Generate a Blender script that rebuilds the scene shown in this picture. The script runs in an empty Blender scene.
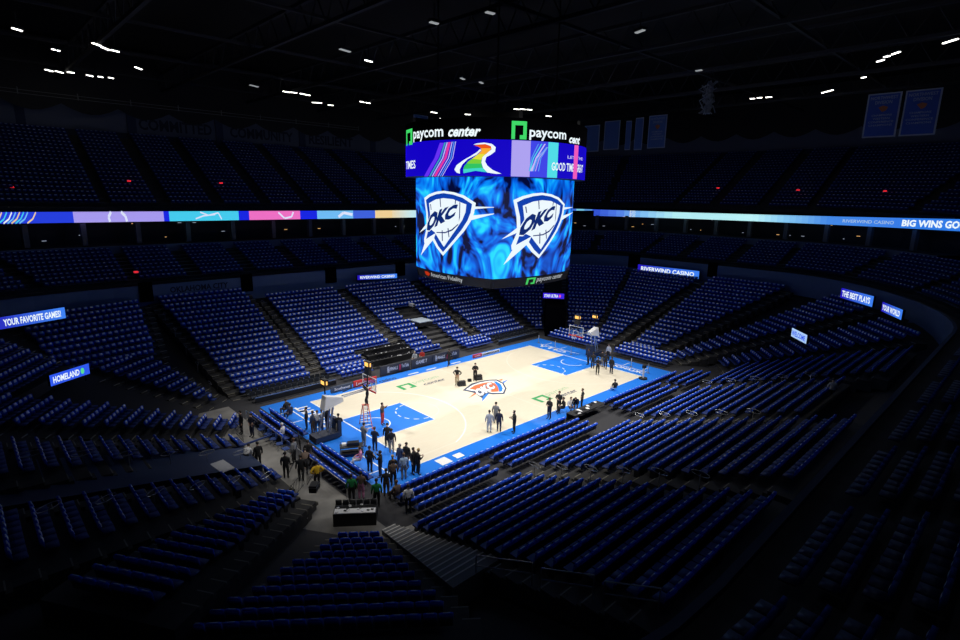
import bpy, bmesh, math, random
import numpy as np
from mathutils import Vector, Matrix
from mathutils.geometry import tessellate_polygon
random.seed(7)
S = bpy.context.scene
COL = S.collection
R = math.radians

# ------------------------------------------------------------------ camera
CP = np.array([-34.878, -34.751, 17.665])
YAW, PIT, ROLL, FPX = 0.804815, -0.222174, 0.020057, 551.19
cy, sy, cp_, sp_ = math.cos(YAW), math.sin(YAW), math.cos(PIT), math.sin(PIT)
FW = np.array([cy*cp_, sy*cp_, sp_]); RT0 = np.array([sy, -cy, 0.0]); UP0 = np.cross(RT0, FW)
RT = math.cos(ROLL)*RT0+math.sin(ROLL)*UP0; UP = -math.sin(ROLL)*RT0+math.cos(ROLL)*UP0
def ray(px, py): return FW+(px-480)/FPX*RT-(py-320)/FPX*UP
def at(px, py, z=0.0):
    d = ray(px, py); t = (z-CP[2])/d[2]; v = CP+t*d; return (float(v[0]), float(v[1]))
def atx(px, py, x):
    d = ray(px, py); v = CP+(x-CP[0])/d[0]*d; return (float(v[1]), float(v[2]))
def aty(px, py, y):
    d = ray(px, py); v = CP+(y-CP[1])/d[1]*d; return (float(v[0]), float(v[2]))
def topx(X):
    d = np.asarray(X, float)-CP; w = d@FW
    return 480+FPX*(d@RT)/w, 320-FPX*(d@UP)/w, w
cam = bpy.data.cameras.new('camera'); co = bpy.data.objects.new('camera', cam); COL.objects.link(co)
cam.sensor_width = 36; cam.lens = FPX/960*36; cam.clip_start = .2; cam.clip_end = 400
M = Matrix(((RT[0], UP[0], -FW[0], CP[0]), (RT[1], UP[1], -FW[1], CP[1]), (RT[2], UP[2], -FW[2], CP[2]), (0, 0, 0, 1)))
co.matrix_world = M; S.camera = co

# ------------------------------------------------------------------ materials
MATS = {}
def mat(name, col, rough=.6, metal=0., emit=None, es=1., spec=.5, noise=None):
    if name in MATS: return MATS[name]
    m = bpy.data.materials.new(name); m.use_nodes = True; nt = m.node_tree
    b = nt.nodes['Principled BSDF']
    b.inputs['Base Color'].default_value = (*col, 1); b.inputs['Roughness'].default_value = rough
    b.inputs['Metallic'].default_value = metal; b.inputs['Specular IOR Level'].default_value = spec
    if emit:
        b.inputs['Emission Color'].default_value = (*emit, 1); b.inputs['Emission Strength'].default_value = es
    if noise:
        tc = nt.nodes.new('ShaderNodeTexCoord'); n = nt.nodes.new('ShaderNodeTexNoise'); n.inputs['Scale'].default_value = noise[0]
        r = nt.nodes.new('ShaderNodeValToRGB'); k = noise[1]
        r.color_ramp.elements[0].color = (*[c*(1-k) for c in col], 1); r.color_ramp.elements[1].color = (*[min(1, c*(1+k)) for c in col], 1)
        r.color_ramp.elements[0].position = .3; r.color_ramp.elements[1].position = .7
        nt.links.new(tc.outputs['Object'], n.inputs['Vector']); nt.links.new(n.outputs['Fac'], r.inputs['Fac']); nt.links.new(r.outputs['Color'], b.inputs['Base Color'])
    MATS[name] = m; return m
def led(name, col, s=1.):
    return mat(name, (0.003, 0.003, 0.003), 1., emit=col, es=s, spec=.0)
shirt = mat('blue_shirt_cloth', (.02, .11, .8), .75, spec=.25)
shellm = mat('navy_seat_plastic', (.008, .018, .085), .45)
whitep = mat('white_print', (.78, .82, .92), .7)
darkseat = mat('dark_seat_fabric', (.02, .025, .035), .7)
conc = mat('terrace_concrete', (.045, .044, .044), .85, noise=(1.5, .25))
base_m = mat('dark_concrete', (.03, .03, .034), .9)
stairm = mat('stair_concrete', (.075, .07, .062), .85, noise=(2, .2))
nose = mat('stair_nosing', (.28, .26, .2), .7); stair2 = mat('wide_stair_concrete', (.2, .2, .2), .85); nose2 = mat('wide_stair_nosing', (.75, .73, .68), .7)
steel = mat('steel_tube', (.45, .46, .48), .35, .8)
blk = mat('black_matte', (.012, .012, .014), .7)
blkg = mat('black_gloss', (.015, .015, .018), .3)
greyw = mat('grey_blue_panel', (.13, .17, .26), .7)
white = mat('white_paint', (.8, .8, .8), .6)
chrome = mat('bright_metal', (.6, .6, .6), .3, .9)
navy = mat('navy_panel', (.012, .03, .09), .6)
navyfloor = mat('grey_walkway', (.24, .23, .21), .8, noise=(.8, .2))

# ------------------------------------------------------------------ helpers
class MB:
    def __init__(s): s.v = []; s.f = []; s.m = []; s.mats = []
    def mi(s, m):
        if m not in s.mats: s.mats.append(m)
        return s.mats.index(m)
    def face(s, pts, m):
        n = len(s.v); s.v += [tuple(p) for p in pts]; s.f.append(tuple(range(n, n+len(pts)))); s.m.append(s.mi(m))
    def hexa(s, b, t, m):   # bottom quad, top quad (ccw seen from above)
        n = len(s.v); s.v += [tuple(p) for p in b]+[tuple(p) for p in t]; k = s.mi(m)
        for q in ((3, 2, 1, 0), (4, 5, 6, 7), (0, 1, 5, 4), (1, 2, 6, 5), (2, 3, 7, 6), (3, 0, 4, 7)):
            s.f.append(tuple(n+i for i in q)); s.m.append(k)
    def box(s, c, d, m, rz=0., rx=0.):
        x, y, z = [k/2 for k in d]; c = Vector(c); T = Matrix.Rotation(rz, 3, 'Z') @ Matrix.Rotation(rx, 3, 'X')
        P = lambda a, b, e: c+T @ Vector((a*x, b*y, e*z))
        s.hexa([P(-1, -1, -1), P(1, -1, -1), P(1, 1, -1), P(-1, 1, -1)], [P(-1, -1, 1), P(1, -1, 1), P(1, 1, 1), P(-1, 1, 1)], m)
    def tube(s, pts, r, m, n=6, r2=None):
        pts = [Vector(p) for p in pts]; k = s.mi(m); rings = []
        for i, p in enumerate(pts):
            d = (pts[min(i+1, len(pts)-1)]-pts[max(i-1, 0)]).normalized()
            a = d.cross(Vector((0, 0, 1)) if abs(d.z) < .9 else Vector((1, 0, 0))).normalized(); b = d.cross(a)
            rr = r if r2 is None else r+(r2-r)*i/(len(pts)-1)
            o = len(s.v); rings.append(o)
            for j in range(n):
                t = 2*math.pi*j/n; s.v.append(tuple(p+a*math.cos(t)*rr+b*math.sin(t)*rr))
        for i in range(len(rings)-1):
            for j in range(n):
                s.f.append((rings[i]+j, rings[i]+(j+1) % n, rings[i+1]+(j+1) % n, rings[i+1]+j)); s.m.append(k)
        s.f.append(tuple(rings[0]+j for j in range(n))[::-1]); s.m.append(k)
        s.f.append(tuple(rings[-1]+j for j in range(n))); s.m.append(k)
    def poly(s, pts3, m, hint=None):   # any simple polygon
        t = tessellate_polygon([[Vector(p) for p in pts3]]); n = len(s.v); s.v += [tuple(p) for p in pts3]; k = s.mi(m)
        for q in t: s.f.append(tuple(n+i for i in q)); s.m.append(k)
    def build(s, name, parent=None, loc=None, bevel=0):
        me = bpy.data.meshes.new(name); me.from_pydata(s.v, [], s.f)
        for m in s.mats: me.materials.append(m)
        me.polygons.foreach_set('material_index', s.m); me.update()
        o = bpy.data.objects.new(name, me); COL.objects.link(o)
        if parent is not None: o.parent = parent
        if loc is not None: o.location = loc
        if bevel:
            b = o.modifiers.new('bevel', 'BEVEL'); b.width = bevel; b.segments = 2; b.limit_method = 'ANGLE'
        return o
def empty(name, loc=(0, 0, 0), rz=0.):
    o = bpy.data.objects.new(name, None); COL.objects.link(o); o.location = loc; o.rotation_euler = (0, 0, rz); o.empty_display_size = .2; return o
def tag(o, label=None, cat=None, group=None, kind=None):
    for k, v in (('label', label), ('category', cat), ('group', group), ('kind', kind)):
        if v: o[k] = v
    return o
def struct(mb, name): return tag(mb.build(name), kind='structure')
def copy_tree(o, parent=None):
    c = o.copy(); COL.objects.link(c); c.parent = parent
    for ch in list(o.children): copy_tree(ch, c)
    return c
def glyphs(text, size, shear=0., bold=0.):
    cu = bpy.data.curves.new('t', 'FONT'); cu.body = text; cu.size = size; cu.shear = shear; cu.offset = bold; cu.align_x = 'LEFT'
    cu.resolution_u = 2
    o = bpy.data.objects.new('t', cu); COL.objects.link(o)
    dg = bpy.context.evaluated_depsgraph_get(); dg.update(); ev = o.evaluated_get(dg); me = ev.to_mesh()
    v = [(p.co.x, p.co.y) for p in me.vertices]; f = [tuple(p.vertices) for p in me.polygons]
    ev.to_mesh_clear(); bpy.data.objects.remove(o); bpy.data.curves.remove(cu)
    return v, f
def text_on(mb, text, m, fn, u0, u1, v0, v1, shear=0., bold=.01):
    """fits text into the (u, v) rectangle and maps it through fn(u, v) -> xyz"""
    v, f = glyphs(text, 1., shear, bold)
    if not v: return
    xs = [p[0] for p in v]; ys = [p[1] for p in v]
    xa, xb, ya, yb = min(xs), max(xs), min(ys), max(ys)
    k = mb.mi(m); n = len(mb.v)
    for x, y in v: mb.v.append(tuple(fn(u0+(u1-u0)*(x-xa)/(xb-xa), v0+(v1-v0)*(y-ya)/(yb-ya))))
    for q in f: mb.f.append(tuple(n+i for i in q)); mb.m.append(k)

# ------------------------------------------------------------------ floor and court
wood = bpy.data.materials.new('maple_court'); wood.use_nodes = True; nt = wood.node_tree; b = nt.nodes['Principled BSDF']
tc = nt.nodes.new('ShaderNodeTexCoord'); mp = nt.nodes.new('ShaderNodeMapping'); mp.inputs['Scale'].default_value = (.5, 4, 1)
br = nt.nodes.new('ShaderNodeTexBrick'); br.inputs['Scale'].default_value = 1.6
br.inputs['Color1'].default_value = (.82, .75, .59, 1); br.inputs['Color2'].default_value = (.78, .70, .54, 1); br.inputs['Mortar'].default_value = (.75, .67, .5, 1); br.inputs['Mortar Size'].default_value = .004
nt.links.new(tc.outputs['Object'], mp.inputs['Vector']); nt.links.new(mp.outputs['Vector'], br.inputs['Vector']); nt.links.new(br.outputs['Color'], b.inputs['Base Color'])
b.inputs['Roughness'].default_value = .32; b.inputs['Specular IOR Level'].default_value = .35
blue = mat('court_blue_paint', (.018, .2, .78), .4, spec=.3)
linew = mat('court_line_paint', (.85, .87, .88), .45)
mb = MB(); mb.face([(-90, -75, -.012), (90, -75, -.012), (90, 85, -.012), (-90, 85, -.012)], base_m)
floor = struct(mb, 'floor')
mb = MB(); mb.box((0, 0, -.005), (36, 18.4, .01), blue); mb.build('blue_apron', floor)
mb = MB(); mb.box((0, 0, .001), (28.65, 15.24, .006), wood)
court = mb.build('hardwood_court', floor)
Z = .0045
def rect(mb, x0, y0, x1, y1, m, z=Z): mb.face([(x0, y0, z), (x1, y0, z), (x1, y1, z), (x0, y1, z)], m)
def arcb(mb, cx, cy_, r, a0, a1, w, m, z=Z, n=40):
    for i in range(n):
        a = R(a0+(a1-a0)*i/n); c = R(a0+(a1-a0)*(i+1)/n)
        mb.face([(cx+(r-w)*math.cos(a), cy_+(r-w)*math.sin(a), z), (cx+r*math.cos(a), cy_+r*math.sin(a), z), (cx+r*math.cos(c), cy_+r*math.sin(c), z), (cx+(r-w)*math.cos(c), cy_+(r-w)*math.sin(c), z)], m)
mb = MB()
for s in (-1, 1): rect(mb, s*14.325, -2.44, s*8.535, 2.44, blue, .005)
mb.build('painted_key', floor)
mb = MB(); ml = MB()
faint = mat('faint_line_paint', (.87, .82, .68), .4)
W_ = .1
for s in (-1, 1):
    rect(mb, s*14.325, -7.62, s*14.215, 7.62, linew, .007); rect(mb, -14.3, s*7.62, 14.3, s*7.51, faint, .006)
    for t in (-1, 1):
        rect(mb, s*14.325, t*2.44, s*8.535, t*2.36, linew, .008)
        rect(ml, s*14.325, t*6.7, s*10.06, t*6.64, faint)
    rect(mb, s*8.535, -2.44, s*8.62, 2.44, linew, .008)
    cxh = s*12.75; fac = 180 if s > 0 else 0
    arcb(mb, cxh, 0, 1.28, fac-90, fac+90, .09, linew, .009)
    for i in range(7): arcb(mb, s*8.535, 0, 1.83, (0 if s > 0 else 180)-86+i*26, (0 if s > 0 else 180)-72+i*26, .09, linew, .009, 4)
    arcb(ml, s*8.535, 0, 1.83, fac-90, fac+90, .06, faint)
    arcb(ml, cxh, 0, 7.24, fac-68, fac+68, .1, linew if s < 0 else faint)
rect(ml, -.03, -7.62, .03, 7.62, faint); arcb(ml, 0, 0, 1.83, 0, 360, .05, faint)
mb.build('court_line', floor); ml.build('faint_court_line', floor)
# centre emblem, read off the floor
def fl(px, py, z): x, y = at(px, py, z); return (x, y, z)
def C4(pts, z): return [fl(440+a/9.55, 360+b_/9.55, z) for a, b_ in pts]
lblk = mat('logo_navy_paint', (.01, .03, .09), .5); lor = mat('logo_orange_paint', (.75, .13, .03), .5); lwh = mat('logo_white_paint', (.85, .85, .82), .5)
mb = MB()
mb.poly(C4([(215, 290), (300, 226), (380, 202), (470, 188), (545, 186), (606, 220), (636, 270), (614, 324), (500, 328), (470, 322), (405, 366), (335, 318), (300, 306)], .010), lblk)
mb.poly(C4([(245, 283), (310, 238), (385, 212), (470, 198), (540, 197), (595, 226), (620, 270), (602, 313), (500, 314), (440, 300), (320, 296)], .0115), lwh)
mb.poly(C4([(510, 203), (540, 205), (582, 232), (600, 272), (590, 300), (565, 304), (555, 260), (530, 225)], .013), blue)
mb.poly(C4([(280, 274), (330, 243), (400, 222), (480, 208), (530, 226), (556, 262), (562, 302), (500, 306), (440, 285), (330, 285)], .013), lor)
for q in ([(330, 315), (270, 366), (318, 340), (345, 322)], [(555, 190), (602, 180), (585, 197)]): mb.poly(C4(q, .012), lor)
for q in ([(405, 358), (402, 396), (470, 318), (440, 322)], [(596, 208), (652, 186), (608, 222)]): mb.poly(C4(q, .012), blue)
def bil(P00, P10, P01, P11):
    P00, P10, P01, P11 = [Vector(p) for p in (P00, P10, P01, P11)]
    return lambda u, v: P00*(1-u)*(1-v)+P10*u*(1-v)+P01*(1-u)*v+P11*u*v
for zz, mm, bo in ((.0145, lblk, .13), (.016, lwh, .05)):
    text_on(mb, 'OKC', mm, bil(*C4([(380, 352), (530, 264), (322, 290), (476, 212)], zz)), -bo/3, 1+bo/3, -bo/2, 1+bo/2, 0, .03+bo*.7)
mb.build('court_emblem', floor)
green = mat('logo_green_paint', (.02, .36, .1), .5); palegreen = mat('faint_green_paint', (.45, .6, .38), .5)
def frameP(mb, f, u0, u1, v0, v1, m):
    w, h = u1-u0, v1-v0; t = .23
    P = lambda a, b_: f(u0+a*w, v0+b_*h)
    mb.poly([P(0, 0), P(t, 0), P(t, 1-t), P(1-t, 1-t), P(1-t, t), P(.55, t), P(.55, 0), P(1, 0), P(1, 1), P(0, 1)], m)
for (ox, oy) in ((-6.45, 5.1), (.85, -5.35)):
    mb = MB(); g = lambda u, v, ox=ox, oy=oy: (ox+u, oy+v, .009)
    frameP(mb, g, 0, 1.55, -.35, .95, green)
    text_on(mb, 'paycom', palegreen, g, 1.8, 4.9, .15, .9); text_on(mb, 'center', lblk, g, 2.3, 4.9, -.65, -.1)
    mb.build('court_lettering', floor)
mb = MB()
text_on(mb, 'THUNDER', lwh, lambda u, v: (-15.0-v, 7.2-u, .009), 0, 5.6, -.1, 1.0, bold=.03)
text_on(mb, 'OKLAHOMA', lwh, lambda u, v: (15.0+v, -7.3+u, .009), 0, 4.6, 0, .7, bold=.02)
text_on(mb, 'CITY', lwh, lambda u, v: (15.0+v, 2.9+u, .009), 0, 4.2, 0, .7, bold=.02)
for q in (((15.9, -7.2), (16.0, -1)), ((15.9, 1.5), (16.0, 7.2)), ((-16.4, 2.2), (-16.3, 7.6)), ((-16.4, -7.6), (-16.3, -3.5))): rect(mb, *q[0], *q[1], lwh, .009)
for yy in (-6.6, -4.3, 4.3, 6.6): rect(mb, 16.2, yy, 17.4, yy+.08, lwh, .009); rect(mb, -17.4, yy, -16.6, yy+.08, lwh, .009)
rect(mb, -13.1, -8.8, -12.2, -7.9, lwh, .009); rect(mb, -11.7, -8.7, -11.0, -8.1, lwh, .009)
for x0 in (-3.5, -1.2, 2.2): rect(mb, x0, 8.0, x0+1.3, 8.2, lwh, .009)
mb.build('baseline_lettering', floor)
mb = MB(); text_on(mb, '24-7', blk, lambda u, v: (-8.6+u, 7.85+v, .009), 0, 1.6, 0, .6); text_on(mb, 'casino', blk, lambda u, v: (-6.9+u, 7.8+v, .009), 0, 1.9, 0, .7)
mb.build('sideline_lettering', floor)

# ------------------------------------------------------------------ seating planes
PL = dict(N=(90, 14.6, 1.62, .345), S=(-90, 14.6, 1.62, .345), W=(180, 22.55, 1.3, .355), E=(0, 22.55, 1.3, .355),
    SW1=(213, 23.8, 1.6, .345), SW2=(231, 24.86, 1.6, .345), NW1=(147, 23.8, 1.6, .345), NW2=(129, 24.86, 1.6, .345),
    SE2=(-51, 24.86, 1.6, .345), NE1=(33, 23.8, 1.6, .345), NE2=(51, 24.86, 1.6, .345), NWa=(106, 24.6, 3.48, .345), SEa=(-38, 23.8, 1.6, .345))
def nt_(pl):
    a = R(PL[pl][0]); return np.array([math.cos(a), math.sin(a)]), np.array([-math.sin(a), math.cos(a)])
def ztop(pl, p): _, p0, z0, s = PL[pl]; return max(.87, z0+s*(p-p0))
STEP = .935
# plane, first p, last p, t-range at first row, t-range at last row
BL = [
 ('N', 12.5, 29.4, (18.4, 11.6), (20.1, 11.1)), ('N', 15.2, 27.5, (9.8, .7), (9.4, .5)), ('N', 12.5, 14.4, (10.1, 5.4), (10.0, 5.4)),
 ('N', 12.5, 27.5, (-.7, -9.7), (-1, -10.9)), ('N', 12.4, 27.5, (-11.5, -18.9), (-12.7, -22.3)),
 ('NE2', 22.3, 30.8, (-9.5, -8.2), (-10.9, -4.4)), ('NE2', 31.8, 40, (-11.4, -4.2), (-12.8, -.5)),
 ('NE1', 21.2, 40.3, (-8.7, -5.4), (-13.2, -3.7)), ('E', 22.2, 39.3, (1.2, 3.4), (-.9, 9.5)), ('E', 21.9, 40.0, (-4.6, -1.5), (-12.0, -2.3)),
 ('SEa', 22.2, 40.5, (6.9, 9.0), (3.4, 9.9)), ('SE2', 23.8, 38.5, (8.8, 11.2), (4.4, 11.2)),
 ('S', 14.6, 28.3, (-19.9, -12.0), (-21.1, -12.2)), ('S', 14.6, 28.3, (-10.1, .2), (-10.1, .2)), ('S', 14.6, 25.2, (1.9, 11.6), (1.9, 11.6)),
 ('S', 14.6, 27.3, (13.6, 22.7), (13.6, 23.2)),
 ('W', 22.5, 36.5, (-2.8, -1.0), (.1, 4.8)), ('W', 22.6, 36.5, (3.2, 4.9), (8.6, 13.2)), ('SW1', 23.1, 36.2, (-7.3, -5.9), (-5.8, -2.3)),
 ('SW2', 24.0, 33.5, (-10, -7.9), (-13.0, -4.4)),
 ('NW1', 21.0, 33.2, (5.2, 7.3), (9.6, 14.2)), ('NW1', 33.9, 38.8, (3.0, 13.2), (1.5, 14.0)),
 ('NW2', 22.6, 30.4, (7.8, 8.8), (5.2, 10.8)), ('NWa', 25.2, 33.8, (16.4, 24), (12.8, 23.3)),
]
def inside(x, y, poly):
    c = False; j = len(poly)-1
    for i in range(len(poly)):
        if (poly[i][1] > y) != (poly[j][1] > y) and x < (poly[j][0]-poly[i][0])*(y-poly[i][1])/(poly[j][1]-poly[i][1])+poly[i][0]: c = not c
        j = i
    return c
HOLE = [(4.2, 21.2), (7.2, 21.0), (6.9, 11.0), (4.2, 11.0)]
ORD = ['first', 'second', 'third', 'fourth', 'fifth', 'sixth', 'seventh', 'eighth', 'ninth', 'tenth', 'eleventh', 'twelfth', 'thirteenth', 'fourteenth', 'fifteenth', 'sixteenth', 'seventeenth', 'eighteenth', 'nineteenth', 'twentieth']
def num(k): return ORD[k] if k < 20 else '%dth' % (k+1)
seats = []        # x, y, zfloor, facing angle(outward normal), key, kind
SP = .515
for bi, (pl, pa, pb, (ta0, ta1), (tb0, tb1)) in enumerate(BL):
    n, t = nt_(pl); a = R(PL[pl][0]); K = int((pb-pa)/STEP+.5)+1
    mt = MB(); ms = MB()
    for k in range(K):
        p = pa+(pb-pa)*k/max(1, K-1); f = (p-pa)/max(.01, pb-pa)
        l, r = sorted((ta0+(tb0-ta0)*f, ta1+(tb1-ta1)*f)); zf = ztop(pl, p)-.87
        zprev = ztop(pl, p-STEP)-.87
        g = .75
        P = lambda pp, tt, z: (n[0]*pp+t[0]*tt, n[1]*pp+t[1]*tt, z)
        if zf > .02: mt.hexa([P(p-.42, l-g, max(-.01, zf-.8)), P(p+.56, l-g, max(-.01, zf-.8)), P(p+.56, r+g, max(-.01, zf-.8)), P(p-.42, r+g, max(-.01, zf-.8))], [P(p-.42, l-g, zf), P(p+.56, l-g, zf), P(p+.56, r+g, zf), P(p-.42, r+g, zf)], conc)
        for (e0, e1) in ((l-g, l-.12), (r+.12, r+g)):
            ms.hexa([P(p-.62, e0, zf-.3), P(p-.42, e0, zf-.3), P(p-.42, e1, zf-.3), P(p-.62, e1, zf-.3)], [P(p-.62, e0, zf-.14), P(p-.42, e0, zf-.14), P(p-.42, e1, zf-.14), P(p-.62, e1, zf-.14)], stairm)
            ms.hexa([P(p-.46, e0, zf-.05), P(p-.41, e0, zf-.05), P(p-.41, e1, zf-.05), P(p-.46, e1, zf-.05)], [P(p-.46, e0, zf+.006), P(p-.41, e0, zf+.006), P(p-.41, e1, zf+.006), P(p-.46, e1, zf+.006)], nose)
        cnt = max(1, int((r-l)/SP)); off = (r-l-cnt*SP)/2
        for j in range(cnt):
            tt = l+off+(j+.5)*SP; x, y = n[0]*p+t[0]*tt, n[1]*p+t[1]*tt
            if bi == 3 and inside(x, y, HOLE): continue
            seats.append((x, y, zf, a, (bi, k, j, cnt), 0))
    struct(mt, 'terrace'); struct(ms, 'aisle_stairs')
def floor_row(x0, y0, x1, y1, a, key, kind=0, zf=0., row=0):
    L = math.hypot(x1-x0, y1-y0); n = int(L/SP)
    for j in range(n):
        f = (j+.5)/n; seats.append((x0+(x1-x0)*f, y0+(y1-y0)*f, zf, R(a), (key, row, j, n), kind))
fr = 100
for c_, (xa, xb) in enumerate(((-18.2, -11.9), (-10.6, -1.2), (3.7, 11.6), (13.2, 18.3))):
    for q, y in enumerate((-10.85, -11.75, -12.55)): floor_row(xa, y, xb, y, -90, 'near courtside group %d' % c_, 0, .02+.07*q, q+1)
floor_row(-17.9, -10.0, -1.8, -10.0, -90, 'near courtside front'); floor_row(3.7, -10.0, 16.2, -10.0, -90, 'near courtside front far')
for q, x in enumerate((-18.05, -18.8, -19.5)):
    floor_row(x, 6.5, x, .8, 180, 'left baseline upper', 0, .03*q, q); floor_row(x, -1.9-.2*q, x, -7.8, 180, 'left baseline lower', 0, .03*q, q)
for q, x in enumerate((18.7, 19.55, 20.4)):
    floor_row(x, 1.2, x, 8.3, 0, 'courtside east', 0, .05+.16*q); floor_row(x+.1, -8.0, x+.1, -1.3, 0, 'courtside east', 0, .05+.16*q)
for q, y in enumerate((10.5, 11.3, 12.0)):
    floor_row(6.6, y, 10.8, y, 90, 'courtside north', 0, .05+.1*q)
    if q < 2: floor_row(-9.6, y, -6.0, y, 90, 'courtside north', 0, .05+.1*q)
for q, y in enumerate((10.6, 11.5)):
    floor_row(-18.2, y, -10.6, y, 90, 'retracted', 1, .05); floor_row(11.6, y, 18.6, y, 90, 'retracted', 1, .05)
# ---- ring (rounded rectangle) for wall, middle tier, ribbon and upper deck
CX, CY, R0 = 21.5, 10.0, 20.0
def ring(d, s):
    """s: degrees-like parameter walked counter-clockwise, returns list builder"""
    pass
def ring_path(d, step, a0=-1e9, a1=1e9):
    r = R0+d; pts = []
    segs = [((CX, -CY-r), (0, 0), 'x')]
    # counter-clockwise from south-east corner: SE arc, E straight, NE arc, N straight, NW arc, W straight, SW arc, S straight
    order = [('arc', CX, -CY, -90, 0), ('lin', CX+r, -CY, CX+r, CY, 0), ('arc', CX, CY, 0, 90), ('lin', CX, CY+r, -CX, CY+r, 90),
             ('arc', -CX, CY, 90, 180), ('lin', -CX-r, CY, -CX-r, -CY, 180), ('arc', -CX, -CY, 180, 270), ('lin', -CX, -CY-r, CX, -CY-r, 270)]
    for si, sg in enumerate(order):
        if sg[0] == 'arc':
            L = r*math.pi/2; n = max(1, round(L/step))
            for i in range(n):
                f = (i+.5)/n; a = sg[3]+(sg[4]-sg[3])*f; pts.append((sg[1]+r*math.cos(R(a)), sg[2]+r*math.sin(R(a)), a, si, f))
        else:
            L = math.hypot(sg[3]-sg[1], sg[4]-sg[2]); n = max(1, round(L/step))
            for i in range(n):
                f = (i+.5)/n; pts.append((sg[1]+(sg[3]-sg[1])*f, sg[2]+(sg[4]-sg[2])*f, sg[5], si, f))
    return pts
def zadd(a): return math.cos(R(a))**2
def vis(x, y, z, m=260):
    px, py, w = topx((x, y, z)); return w > 2.5 and -m < px < 960+m and -m < py < 640+m
AF = {0: (.0, .25, .5, .75, 1.), 1: (.0, .33, .67, 1.), 3: (.0, .14, .285, .43, .57, .715, .86, 1.)}
def in_aisle(si, f, L):
    for q in (AF[3] if si in (3, 7) else AF[1] if si in (1, 5) else AF[0]):
        if abs(f-q)*L < .75: return True
    return False
for k in range(9):      # middle tier
    d = 1.5+.86*k
    for x, y, a, si, f in ring_path(d, SP):
        L = (R0+d)*math.pi/2 if si % 2 == 0 else (2*CY if si in (1, 5) else 2*CX)
        if in_aisle(si, f, L): continue
        z = 7.95+.3*k+zadd(a)
        if d > 5.5 and si in (6,) : continue
        if vis(x, y, z): seats.append((x, y, z, R(a), ('mid', k, x, y), 2))
for k in range(20):     # upper deck
    d = 10.6+.86*k
    for x, y, a, si, f in ring_path(d, SP):
        if si in (5, 6, 7) or (si == 0 and f < .3) or (si == 4 and f > .75): continue
        L = (R0+d)*math.pi/2 if si % 2 == 0 else (2*CY if si in (1, 5) else 2*CX)
        if in_aisle(si, f, L): continue
        z = 15.6+.46*k+zadd(a)
        if vis(x, y, z, 80): seats.append((x, y, z, R(a), ('up', k, x, y), 3))

# ---- which 300 stand as objects: nearest, lit and in view
cand = []
for i, (x, y, z, a, key, kind) in enumerate(seats):
    if kind != 0: continue
    px, py, w = topx((x, y, z+.75))
    if 236 < px < 720 and 400 < py < 566 and w < 40: cand.append((w, i))
cand.sort(); solo = [i for w, i in cand[:300]]; solo_set = set(solo)

def seat_parts():
    pan = MB(); pan.box((0, .02, .43), (.45, .42, .07), mat('seat_pan_blue', (.01, .035, .2), .6))
    back = MB(); back.hexa([(-.22, -.22, .34), (.22, -.22, .34), (.22, -.15, .36), (-.22, -.15, .36)], [(-.21, -.31, .80), (.21, -.31, .80), (.21, -.25, .81), (-.21, -.25, .81)], shellm)
    cov = MB(); cov.hexa([(-.225, -.33, .73), (.225, -.33, .73), (.225, -.175, .50), (-.225, -.175, .50)], [(-.225, -.335, .84), (.225, -.335, .84), (.225, -.225, .85), (-.225, -.225, .85)], shirt)
    cov.box((0, -.28, .855), (.36, .1, .035), shirt)
    pr = MB(); pr3 = MB(); pr.hexa([(-.13, -.28, .72), (.13, -.28, .72), (.13, -.178, .71), (-.13, -.178, .71)], [(-.12, -.27, .88), (.12, -.27, .88), (.12, -.232, .872), (-.12, -.232, .872)], whitep)
    leg = [MB(), MB()]
    for l_, sx in zip(leg, (-.2, .2)): l_.box((sx, -.1, .2), (.04, .3, .4), blkg)
    pr3.face([(-.09, -.02, .468), (.09, -.02, .468), (.09, .12, .468), (-.09, .12, .468)], whitep)
    return pan, back, cov, pr, leg, pr3
pan, back, cov, pr, leg, pr3 = seat_parts()
def merged(parts):
    V = []; F = []; Mi = []; mats = []
    for mb in parts:
        o = len(V); V += mb.v
        for f, m in zip(mb.f, mb.m):
            mm = mb.mats[m]
            if mm not in mats: mats.append(mm)
            F.append([o+i for i in f]); Mi.append(mats.index(mm))
    return np.array(V, np.float32), F, Mi, mats
def mass(name, parts, ids, label, cat):
    V, F, Mi, mats = merged(parts); n = len(ids)
    A = np.array([(seats[i][0], seats[i][1], seats[i][2], seats[i][3]) for i in ids], np.float64)
    rng = np.random.default_rng(3); ang = A[:, 3]+math.pi/2+rng.normal(0, .03, n)   # local +y faces the court
    c, s = np.cos(ang), np.sin(ang)
    X = A[:, None, 0]+c[:, None]*V[None, :, 0]-s[:, None]*V[None, :, 1]; Y = A[:, None, 1]+s[:, None]*V[None, :, 0]+c[:, None]*V[None, :, 1]
    Zz = A[:, None, 2]+V[None, :, 2]+rng.normal(0, .008, n)[:, None]
    co_ = np.stack([X, Y, Zz], -1).reshape(-1, 3).astype(np.float32)
    lens = np.array([len(f) for f in F]); flat = np.concatenate([np.array(f) for f in F]); nv = len(V)
    loops = (flat[None, :]+np.arange(n)[:, None]*nv).reshape(-1).astype(np.int32)
    tot = np.tile(lens, n); start = np.concatenate([[0], np.cumsum(tot)[:-1]]).astype(np.int32)
    me = bpy.data.meshes.new(name); me.vertices.add(len(co_)); me.vertices.foreach_set('co', co_.ravel())
    me.loops.add(len(loops)); me.loops.foreach_set('vertex_index', loops)
    me.polygons.add(len(tot)); me.polygons.foreach_set('loop_start', start)
    for m in mats: me.materials.append(m)
    me.polygons.foreach_set('material_index', np.tile(np.array(Mi, np.int32), n)); me.update(calc_edges=True)
    o = bpy.data.objects.new(name, me); COL.objects.link(o); return tag(o, label, cat, kind='stuff')
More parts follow.
